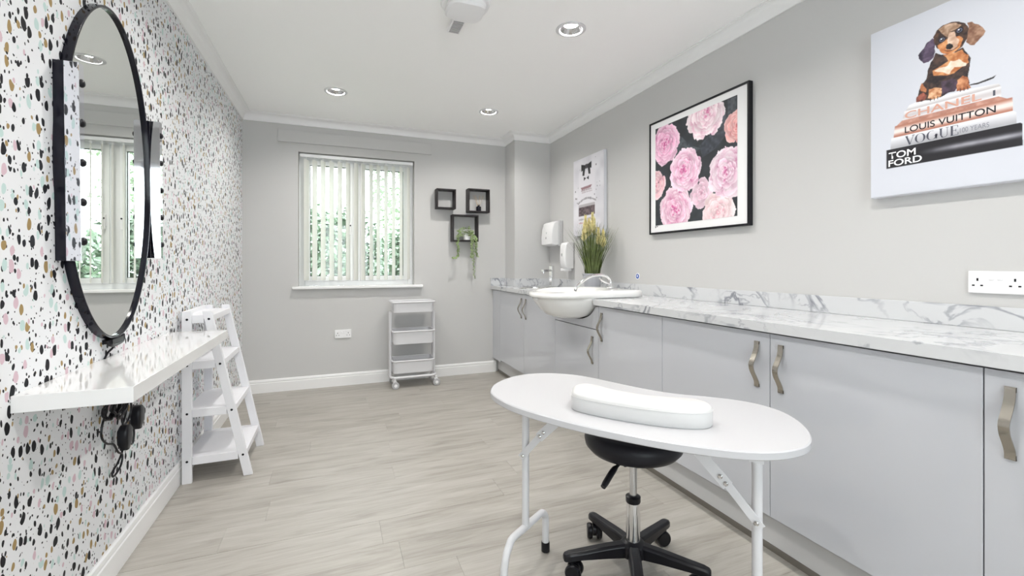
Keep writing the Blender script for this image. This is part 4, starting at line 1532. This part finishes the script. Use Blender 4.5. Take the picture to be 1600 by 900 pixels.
def paint_peony(Y, Z):
    out = np.empty(Y.shape + (3,))
    n0 = vnoise(Y, Z, 22, 5)[..., None]
    out[:] = np.array((34, 37, 42)) * (1 - n0) + np.array((56, 62, 68)) * n0
    nA, nB = vnoise(Y, Z, 70, 6), vnoise(Y, Z, 190, 7)
    U_ = -(Y)                                        # picture right is -Y
    rs = random.Random(17)
    def leafp(pts, c0, c1):
        mk = inside([(-a, c) for a, c in pts], U_, Z)
        t = nA[..., None]
        cc = np.array(c0) * (1 - t) + np.array(c1) * t
        out[mk] = cc[mk]
    leafp([(2.36, 1.96), (2.30, 1.98), (2.22, 1.90), (2.13, 1.86), (2.20, 1.84), (2.33, 1.87)], (50, 56, 62), (88, 96, 102))
    leafp([(2.14, 1.88), (2.05, 1.93), (1.94, 2.03), (1.93, 1.90), (2.02, 1.83), (2.12, 1.80)], (44, 48, 56), (76, 82, 92))
    leafp([(2.10, 1.62), (2.03, 1.60), (1.98, 1.50), (2.03, 1.47), (2.08, 1.52)], (46, 54, 58), (86, 98, 100))
    leafp([(1.93, 2.09), (1.87, 2.09), (1.87, 1.98), (1.93, 1.99)], (50, 54, 62), (84, 90, 96))

    def petal(cu, cz, ang, L, W, base, tip, blunt=.6):
        ca, sa = math.cos(ang), math.sin(ang)
        du, dz = U_ - cu, Z - cz
        x = (du * ca + dz * sa) / L
        y = (-du * sa + dz * ca)
        wob = (nA - .5) * .16 + (nB - .5) * .06
        x = x + wob
        hw = W * np.clip(np.sin(np.clip(x, 0, 1) ** 1.25 * PI), 0, 1) ** blunt
        mk = (x > 0) & (x < 1) & (np.abs(y) < hw)
        r = np.abs(y) / np.maximum(hw, 1e-6)
        t = np.clip((x - .12) * 1.25 + (nB - .5) * .5 * (1 - x), 0, 1)[..., None] ** .8
        cc = np.array(base) * (1 - t) + np.array(tip) * t
        rim = np.clip((np.maximum(r, x * 1.04) - .84) / .12, 0, 1)[..., None]
        cc = cc * (1 - .35 * rim) + np.array((252, 240, 246)) * .35 * rim
        sh = np.clip((r - .95) / .05, 0, 1)[..., None] * .30
        cc = cc * (1 - sh) + np.array(base) * .7 * sh
        out[mk] = cc[mk]

    def flower(cy, cz, R_, deep, mid, pale, core=(0, 0), dens=1.0):
        """outer cup petals smooth and pale, inner ruffle small and streaked with the deep colour"""
        cu = -cy
        for ring, (f, k, Lf, Wf) in enumerate(((1.0, 7, .62, .44), (.88, 7, .58, .40), (.74, 8, .50, .32), (.60, 9, .42, .24), (.48, 10, .36, .19), (.36, 11, .30, .15), (.25, 10, .27, .12), (.14, 8, .24, .10), (.06, 5, .20, .09))):
            k = max(4, int(k * dens))
            for q in range(k):
                a = 2 * PI * (q + .5 * (ring % 2)) / k + rs.uniform(-.25, .25)
                L = R_ * Lf * rs.uniform(.85, 1.12)
                W = R_ * Wf * rs.uniform(.8, 1.15)
                s = max(0, R_ * f - L) * rs.uniform(.9, 1.08)
                g = rs.uniform(.86, 1.04)
                w = ring / 8
                b0 = [(m * (1 - w) + d * w) * g for m, d in zip(mid, deep)]
                if rs.random() < .3 + .3 * w: b0 = [c * .86 for c in deep]
                tp2 = [min(255, (p * (1 - .25 * w) + m * .25 * w) * rs.uniform(.95, 1.03)) if False else min(255, (p * (1 - .25 * w) + m * .25 * w) * g * 1.02) for p, m in zip(pale, mid)]
                ox, oz = core[0] * R_ * w, core[1] * R_ * w
                petal(cu + ox + s * math.cos(a), cz + oz + s * math.sin(a), a + rs.uniform(-.3, .3) * (1 + w), L, W, b0, tp2)
        for q in range(int(9 * dens)):
            a, rr_ = rs.uniform(0, 2 * PI), R_ * .30 * rs.random()
            L = R_ * rs.uniform(.14, .24)
            petal(cu + core[0] * R_ + rr_ * math.cos(a), cz + core[1] * R_ + rr_ * math.sin(a), rs.uniform(0, 2 * PI), L, L * .30, deep, pale)

    DEEP, MID, PALE = (196, 62, 132), (222, 142, 184), (244, 214, 230)
    flower(2.13, 1.585, .095, (208, 140, 170), (224, 176, 198), (238, 210, 224), dens=.7)
    flower(2.545, 1.70, .105, (206, 120, 140), (228, 164, 176), (242, 206, 212), dens=.7)
    flower(1.860, 1.925, .100, (206, 92, 100), (228, 140, 140), (240, 186, 182), dens=.8)
    flower(2.00, 1.455, .130, (222, 150, 170), (238, 198, 204), (246, 224, 226), dens=.8)
    flower(2.10, 2.06, .155, (206, 96, 150), (234, 196, 208), (246, 232, 236), (.12, .1))
    flower(2.455, 1.965, .145, DEEP, (214, 118, 172), (240, 198, 220))
    flower(2.355, 1.515, .155, DEEP, (220, 130, 176), (246, 216, 230))
    flower(1.925, 1.675, .155, (190, 74, 136), (226, 178, 204), (245, 226, 236), (-.15, .05))
    flower(2.265, 1.755, .145, DEEP, MID, PALE, (-.05, .02))
    return out


print_sheet('print', pf, PX + .0048, 2.550, 1.863, 1.4185, 2.0950, .0026, paint_peony)
lettering('p', pf, PX + .0054, 2.553, 2.525, 1.402, 1.416, ink_black, 0.0, name='signature')

# --- small grey canvas with perfume bottle
cc_ = empty('canvas_picture', (XR, 3.447, 1.41), 'pale canvas of a bow-tied perfume bottle, half hidden behind the grass plant', 'picture')
MB().box(XR - .030, XR - .001, 3.191, 3.704, 1.410, 2.112).build('canvas', M['canvas'], cc_, bevel=.003)


def paint_bottle(Y, Z):
    out = np.empty(Y.shape + (3,))
    n = vnoise(Y, Z, 14, 31)[..., None]
    out[:] = np.array((206, 205, 212)) * (1 - n) + np.array((228, 227, 232)) * n
    def P(poly, c): out[inside(poly, Y, Z)] = c
    k, g = (26, 24, 28), (120, 114, 122)
    P([(3.335, 1.99), (3.60, 1.99), (3.62, 1.45), (3.315, 1.45)], (222, 220, 226))
    # bow
    P([(3.56, 2.055), (3.475, 2.035), (3.475, 2.012), (3.56, 1.99)], k)
    P([(3.385, 2.055), (3.465, 2.035), (3.465, 2.012), (3.385, 1.995)], k)
    P([(3.53, 2.02), (3.488, 2.02), (3.505, 1.945), (3.54, 1.95)], k)
    P([(3.45, 2.02), (3.41, 2.02), (3.40, 1.945), (3.435, 1.95)], k)
    P([(3.490, 2.045), (3.450, 2.045), (3.450, 2.005), (3.490, 2.005)], (60, 56, 62))
    P([(3.515, 1.935), (3.475, 1.92), (3.515, 1.90)], k); P([(3.43, 1.935), (3.47, 1.92), (3.43, 1.90)], k)
    rs = np.random.RandomState(4)
    for q in range(34):
        y_, z_ = rs.uniform(3.22, 3.68), rs.uniform(1.50, 2.09)
        if 3.38 < y_ < 3.56: continue
        r = rs.uniform(.004, .009)
        P([(y_ - r, z_), (y_, z_ + r * 1.2), (y_ + r, z_), (y_, z_ - r * 1.2)], (96, 92, 98))
    P([(3.57, 1.845), (3.375, 1.85), (3.40, 1.825), (3.55, 1.822)], (150, 118, 124))
    for q in range(18):
        y_ = 3.56 - q * .010
        h = rs.uniform(.003, .008)
        P([(y_, 1.815 - h), (y_ - .007, 1.815 - h), (y_ - .007, 1.815 + h), (y_, 1.815 + h)], (128, 96, 104))
        P([(y_ - .01, 1.797 - h), (y_ - .015, 1.797 - h), (y_ - .015, 1.797 + h), (y_ - .01, 1.797 + h)], (134, 104, 112))
    for q in range(30):
        t = q / 29
        y_, z_ = 3.62 - .30 * t, 1.705 + .035 * math.sin(PI * t)
        h = rs.uniform(.005, .011)
        P([(y_, z_ - h), (y_ - .006, z_ - h), (y_ - .006, z_ + h), (y_, z_ + h)], (84, 80, 86))
    P([(3.605, 1.69), (3.33, 1.69), (3.33, 1.667), (3.605, 1.667)], (176, 172, 176))
    gr = vnoise(Y, Z, 60, 8)[..., None]
    mk = inside([(3.605, 1.667), (3.33, 1.667), (3.33, 1.585), (3.605, 1.585)], Y, Z)
    cc2 = np.array((66, 56, 60)) * (1 - gr) + np.array((132, 116, 120)) * gr
    out[mk] = cc2[mk]
    for q in range(16):
        y_ = 3.60 - q * .016
        h = rs.uniform(.004, .010)
        P([(y_, 1.555 - h), (y_ - .009, 1.555 - h), (y_ - .009, 1.555 + h), (y_, 1.555 + h)], (112, 106, 112))
        P([(y_, 1.523 - h * .7), (y_ - .011, 1.523 - h * .7), (y_ - .011, 1.523 + h * .7), (y_, 1.523 + h * .7)], (186, 120, 122))
    return out


print_sheet('print', cc_, XR - .0312, 3.702, 3.193, 1.413, 2.109, .004, paint_bottle)

# ------------------------------------------------------------------ manicure table
TC, TU, TW = Vector((.8855, 1.1639)), Vector((.5575, -.8302)), Vector((-.8302, -.5575))
H = 0.70
tb = empty('manicure_table', (TC.x, TC.y, 0), 'white kidney-shaped folding manicure table on tubular legs', 'table')
OUT = [(-.494, .118), (-.528, .050), (-.540, -.045), (-.520, -.135), (-.462, -.205), (-.380, -.243), (-.292, -.250), (-.191, -.232), (-.085, -.214), (.0, -.206), (.071, -.211), (.15, -.233), (.238, -.248), (.31, -.240), (.370, -.205), (.413, -.148), (.441, -.080), (.453, -.020), (.453, .030), (.441, .078), (.413, .124), (.38, .158), (.337, .186), (.284, .208), (.211, .228), (.132, .241), (.046, .249), (-.049, .253), (-.15, .249), (-.256, .236), (-.342, .215), (-.420, .180), (-.465, .149)]
def TP(u, w, z): return (TC.x + TU.x * u + TW.x * w, TC.y + TU.y * u + TW.y * w, z)
sm = smooth_path([(a, c, 0) for a, c in OUT], 4, True)
b = MB()
def tring(i, z):
    out = []
    n = len(sm)
    for k in range(n):
        tg = (sm[(k + 1) % n] - sm[k - 1]).normalized()
        nn = Vector((tg.y, -tg.x, 0))
        if nn.dot(sm[k]) > 0: nn = -nn
        p = sm[k] + nn * i
        out.append(TP(p.x, p.y, z))
    return out
b.loft([tring(.003, H - .022), tring(0, H - .019), tring(0, H - .003), tring(.003, H)])
b.build('tabletop', M['table_top'], tb, sharp=30)
for (pu, sgn) in ((-.433, 1), (.3285, -1)):
    wc = -.018
    q = MB()
    q.tube([TP(pu, wc, .165), TP(pu, wc, H - .023)], .0135, 14)
    lg = q.build('leg', M['white_metal'], tb)
    q = MB()
    pth = []
    for w_, z_ in ((-.1465, .030), (-.1465, .125), (-.140, .148), (-.122, .163), (-.10, .167), (0, .167), (.085, .167), (.108, .150), (.125, .125), (.138, .08), (.1425, .030)):
        pth.append(TP(pu, wc + w_, z_))
    q.tube(smooth_path(pth, 4), .0135, 14)
    q.build('foot_bar', M['white_metal'], lg)
    for w_ in (-.1465, .1425):
        q = MB().lathe(TP(pu, wc + w_, 0.0), [(.012, 0.001), (.017, .002), (.017, .034), (.0155, .038)], 16)
        q.build('rubber_foot', M['black_plastic'], lg)
    # folding brace in two flat links
    s0 = TP(pu - sgn * .012, wc + .016, .428)
    s1 = TP(pu + sgn * .090, wc + .016, .545)
    s2 = TP(pu + sgn * .225, wc + .016, H - .024)
    w3 = (TW.x, TW.y, 0)
    q = MB()
    q.bar(s0, s1, .004, .024, w3)
    q.build('brace_link', M['white_metal'], tb, bevel=.001)
    e1 = Vector(s1) + (Vector(s0) - Vector(s1)).normalized() * .03
    q = MB()
    q.bar(e1 + Vector(w3) * .005, Vector(s2) + Vector(w3) * .005, .004, .034, w3)
    q.build('brace_link', M['white_metal'], tb, bevel=.001)
    for pnt in (Vector(TP(pu, wc + .020, .440)), Vector(s1) + Vector(w3) * .007, Vector(s1) + (Vector(s0) - Vector(s1)).normalized() * .022 + Vector(w3) * .007):
        q = MB()
        rr_ = []
        ex, ez = Vector((TU.x, TU.y, 0)), Vector((0, 0, 1))
        for (rad, o_) in ((.007, 0), (.007, .003), (.004, .006)):
            rr_.append([pnt + Vector(w3) * o_ + ex * rad * math.cos(2 * PI * k / 12) + ez * rad * math.sin(2 * PI * k / 12) for k in range(12)])
        q.loft(rr_)
        q.build('bolt', M['steel'], tb)
    # hinge bracket at the top of the leg
    q = MB()
    c_ = Vector(TP(pu, wc + .0155, H - .060))
    q.obox(c_, (TU.x, TU.y, 0), w3, (0, 0, 1), .036, .003, .074)
    q.obox(Vector(TP(pu, wc - .0155, H - .060)), (TU.x, TU.y, 0), w3, (0, 0, 1), .036, .003, .074)
    q.obox(Vector(TP(pu, wc, H - .0235)), (TU.x, TU.y, 0), w3, (0, 0, 1), .07, .045, .003)
    q.build('hinge_bracket', M['white_metal'], tb)
    q = MB()
    pnt = Vector(TP(pu, wc + .017, H - .080))
    rr_ = []
    for (rad, o_) in ((.0075, 0), (.0075, .003), (.004, .006)):
        rr_.append([pnt + Vector(w3) * o_ + Vector((TU.x, TU.y, 0)) * rad * math.cos(2 * PI * k / 12) + Vector((0, 0, 1)) * rad * math.sin(2 * PI * k / 12) for k in range(12)])
    q.loft(rr_)
    q.build('bolt', M['steel'], tb)

# arm rest cushion on the table: a curved bolster
cu = empty('arm_cushion', TP(.02, .11, H), 'white curved padded arm rest lying on the manicure table', 'cushion')
cl = []
near = [(-.170, .120), (-.155, .150), (-.120, .163), (-.05, .166), (.02, .161), (.09, .150), (.15, .134), (.195, .112), (.222, .086)]
farr = [(.228, .055), (.212, .025), (.180, .008), (.14, .016), (.09, .036), (.04, .050), (-.02, .052), (-.07, .046), (-.12, .032), (-.160, .034), (-.182, .060), (-.182, .092)]
pl_ = smooth_path([(a, c, 0) for a, c in near + farr], 4, True)
ctr = Vector((.02, .092, 0))
def cring(i, z):
    n = len(pl_)
    out = []
    for k in range(n):
        tg = (pl_[(k + 1) % n] - pl_[k - 1]).normalized()
        nn = Vector((tg.y, -tg.x, 0))
        if nn.dot(pl_[k] - ctr) > 0 and False: nn = -nn
        p = pl_[k] + nn * i
        out.append(TP(p.x, p.y, z))
    return out
# orientation test so that positive i shrinks the outline
tst = sum(((Vector(q) - Vector(TP(ctr.x, ctr.y, H))).length for q in cring(.004, H))) - sum(((Vector(q) - Vector(TP(ctr.x, ctr.y, H))).length for q in cring(0, H)))
sg_ = -1 if tst > 0 else 1
b = MB()
b.loft([cring(sg_ * .004, H + .0005), cring(sg_ * -.0, H + .004), cring(sg_ * 0, H + .044), cring(sg_ * .002, H + .051), cring(sg_ * .007, H + .056), cring(sg_ * .014, H + .058)])
b.build('pad', M['cushion'], cu, sharp=50)
b = MB()
pts = [Vector(p) for p in cring(sg_ * -.0006, H + .0435)]
b.tube(pts, .0011, 6, closed=True)
b.build('seam', M['cushion'], cu)
b = MB()
b.loft([cring(sg_ * .003, H + .0003), cring(sg_ * .003, H + .003)])
b.build('base_board', M['carcass'], cu)

# ------------------------------------------------------------------ stool
SX, SYY = 1.035, 1.39
st = empty('stool', (SX, SYY, 0), 'black round gas-lift stool on castors pushed under the white table', 'stool')
b = MB().lathe((SX, SYY, 0), [(.060, .443), (.130, .448), (.160, .456), (.176, .474), (.180, .494), (.176, .514), (.160, .528), (.10, .535), (.02, .537)], 56)
b.build('seat', M['black_vinyl'], st, sharp=60)
b = MB()
b.obox((SX, SYY, .434), (1, 0, 0), (0, 1, 0), (0, 0, 1), .16, .12, .016)
b.build('seat_plate', M['black_plastic'], st)
b = MB().lathe((SX, SYY, 0), [(.0135, .262), (.0135, .43)], 20)
b.build('piston', M['satin_chrome'], st)
b = MB().lathe((SX, SYY, 0), [(.0255, .258), (.0275, .262), (.0275, .280), (.020, .284)], 24)
b.build('collar', M['black_plastic'], st)
b = MB().lathe((SX, SYY, 0), [(.0255, .08), (.0255, .260)], 24)
b.build('column', M['chrome'], st)
dv = Vector((-.93, .0, 0))
dv = Vector((-.80, -.42, 0)).normalized()
p0 = Vector((SX, SYY, .436)) + dv * .06
b = MB()
p1 = p0 + dv * .085 + Vector((0, 0, -.005))
p2 = p0 + dv * .165 + Vector((0, 0, -.038))
b.tube(smooth_path([p0, p1, p2], 5), [.005] * 4 + [.006, .010, .011, .011, .011, .011, .009], 10)
b.build('lever', M['black_plastic'], st)
hb = MB().lathe((SX, SYY, 0), [(.036, .058), (.048, .066), (.048, .100), (.040, .112), (.027, .118)], 30)
hb.build('hub', M['black_plastic'], st)
for k in range(5):
    a = math.radians(22.5 + 72 * k)
    d = Vector((math.cos(a), math.sin(a), 0))
    s_ = Vector((-math.sin(a), math.cos(a), 0))
    b = MB()
    rings = []
    for (r_, zt_, zb_, w_) in ((.030, .112, .062, .022), (.10, .108, .066, .021), (.20, .098, .068, .020), (.245, .094, .066, .019), (.262, .090, .064, .015), (.268, .084, .066, .010)):
        c_ = Vector((SX, SYY, 0)) + d * r_
        rings.append([c_ + s_ * (w_ * .62) + Vector((0, 0, zt_)), c_ + s_ * w_ + Vector((0, 0, zt_ - .008)), c_ + s_ * w_ + Vector((0, 0, zb_)), c_ - s_ * w_ + Vector((0, 0, zb_)), c_ - s_ * w_ + Vector((0, 0, zt_ - .008)), c_ - s_ * (w_ * .62) + Vector((0, 0, zt_))])
    b.loft(rings, True, True, True, False)
    b.build('leg', M['black_plastic'], st, bevel=.003)
    e = Vector((SX, SYY, 0)) + d * .243
    b = MB().tube([e + Vector((0, 0, .07)), e + Vector((0, 0, .045))], .008, 8)
    e2 = e + d * .012 + s_ * .0
    sw = math.radians(22.5 + 72 * k + 60)
    ax_ = Vector((math.cos(sw), math.sin(sw), 0))
    bx_ = Vector((-math.sin(sw), math.cos(sw), 0))
    hc = []
    for o_ in (-.006, .006):
        hc.append([e + ax_ * o_ + bx_ * (.018 + .021 * math.cos(2 * PI * q / 14)) * 1 + Vector((0, 0, .036 + .024 * math.sin(2 * PI * q / 14))) for q in range(14)])
    b.loft(hc, True, True, True, False)
    co = b.build('castor', M['black_plastic'], st)
    for o_ in (-.019, .019):
        q_ = MB()
        rr_ = []
        for (rad, t_) in ((.018, -.011), (.028, -.009), (.030, -.004), (.030, .005), (.026, .011)):
            t2 = t_ if o_ > 0 else -t_
            rr_.append([e + bx_ * .016 + ax_ * (o_ + t2) + Vector((0, 0, .0305)) + bx_ * rad * math.cos(2 * PI * q / 20) + Vector((0, 0, rad * math.sin(2 * PI * q / 20))) for q in range(20)])
        q_.loft(rr_)
        q_.build('wheel', M['black_plastic'], co)

# ------------------------------------------------------------------ garden beyond the window
tag(MB().box(-14, 16, YB + .30, 26, -0.30, -0.15).build('lawn', M['lawn']), 'mown lawn outside the window', 'lawn', kind='structure')


def bush(name, label, c, rad, n, size, material, cat, group, trunk=None, seed=1, shell=.55):
    t = empty(name, (c[0], c[1], -.15), label, cat, group)
    rg = random.Random(seed)
    mb = MB()
    for k in range(n):
        while True:
            v = Vector((rg.uniform(-1, 1), rg.uniform(-1, 1), rg.uniform(-1, 1)))
            if shell < v.length < 1: break
        nzv = noise.noise(v * 2.5 + Vector((seed, 0, 0)))
        v *= 1 + .35 * nzv
        p = Vector(c) + Vector((v.x * rad[0], v.y * rad[1], v.z * rad[2]))
        if p.z < -.15: continue
        d = Vector((rg.uniform(-1, 1), rg.uniform(-1, 1), rg.uniform(-.7, .5)))
        leaf(mb, p, d, Vector((rg.uniform(-1, 1), rg.uniform(-1, 1), 1)), size * rg.uniform(.7, 1.3), size * .6)
    tag(mb.build('foliage', material, t, sharp=0), kind='stuff')
    b_ = MB()
    th = trunk or .5
    b_.tube(smooth_path([(c[0], c[1], -.15), (c[0] + .05, c[1], th * .5), (c[0], c[1] + .04, th), (c[0] + .03, c[1], c[2] + rad[2] * .4)], 5), [.09 - .004 * k for k in range(16)], 8)
    b_.build('trunk', M['bark'], t)
    return t


for i, (x_, y_, z_, rx, ry, rz, n_) in enumerate(((-2.75, 9.6, .85, 1.05, .6, 1.35, 4200), (-.05, 9.2, .85, 1.0, .6, 1.38, 4200), (1.75, 10.6, .8, 1.0, .6, 1.30, 3800), (2.9, 8.9, .9, 0.95, .6, 1.35, 4000), (5.6, 9.4, .9, 1.0, .6, 1.35, 3000))):
    bush('garden_shrub', ['dense green shrub far left outside the window', 'dense green shrub behind the left window sash', 'lower green shrub behind the right window sash',
                          'dense green shrub right of the window, seen in the mirror', 'outermost green shrub, seen only in the mirror'][i], (x_, y_, z_), (rx, ry, rz), n_, .17, M['hedge'], 'shrub', 'shrubs outside the window', seed=i + 3)
bush('garden_tree', 'tall loose tree behind the right window sash', (2.2, 13.2, 3.3), (1.45, 1.1, 2.1), 2300, .17, M['tree'], 'tree', 'trees outside the window', 1.6, 31, .2)
bush('garden_tree', 'leafy tree further right outside, seen in the mirror', (6.6, 13.0, 3.4), (1.8, 1.2, 2.1), 4500, .18, M['tree'], 'tree', 'trees outside the window', 1.6, 37, .3)
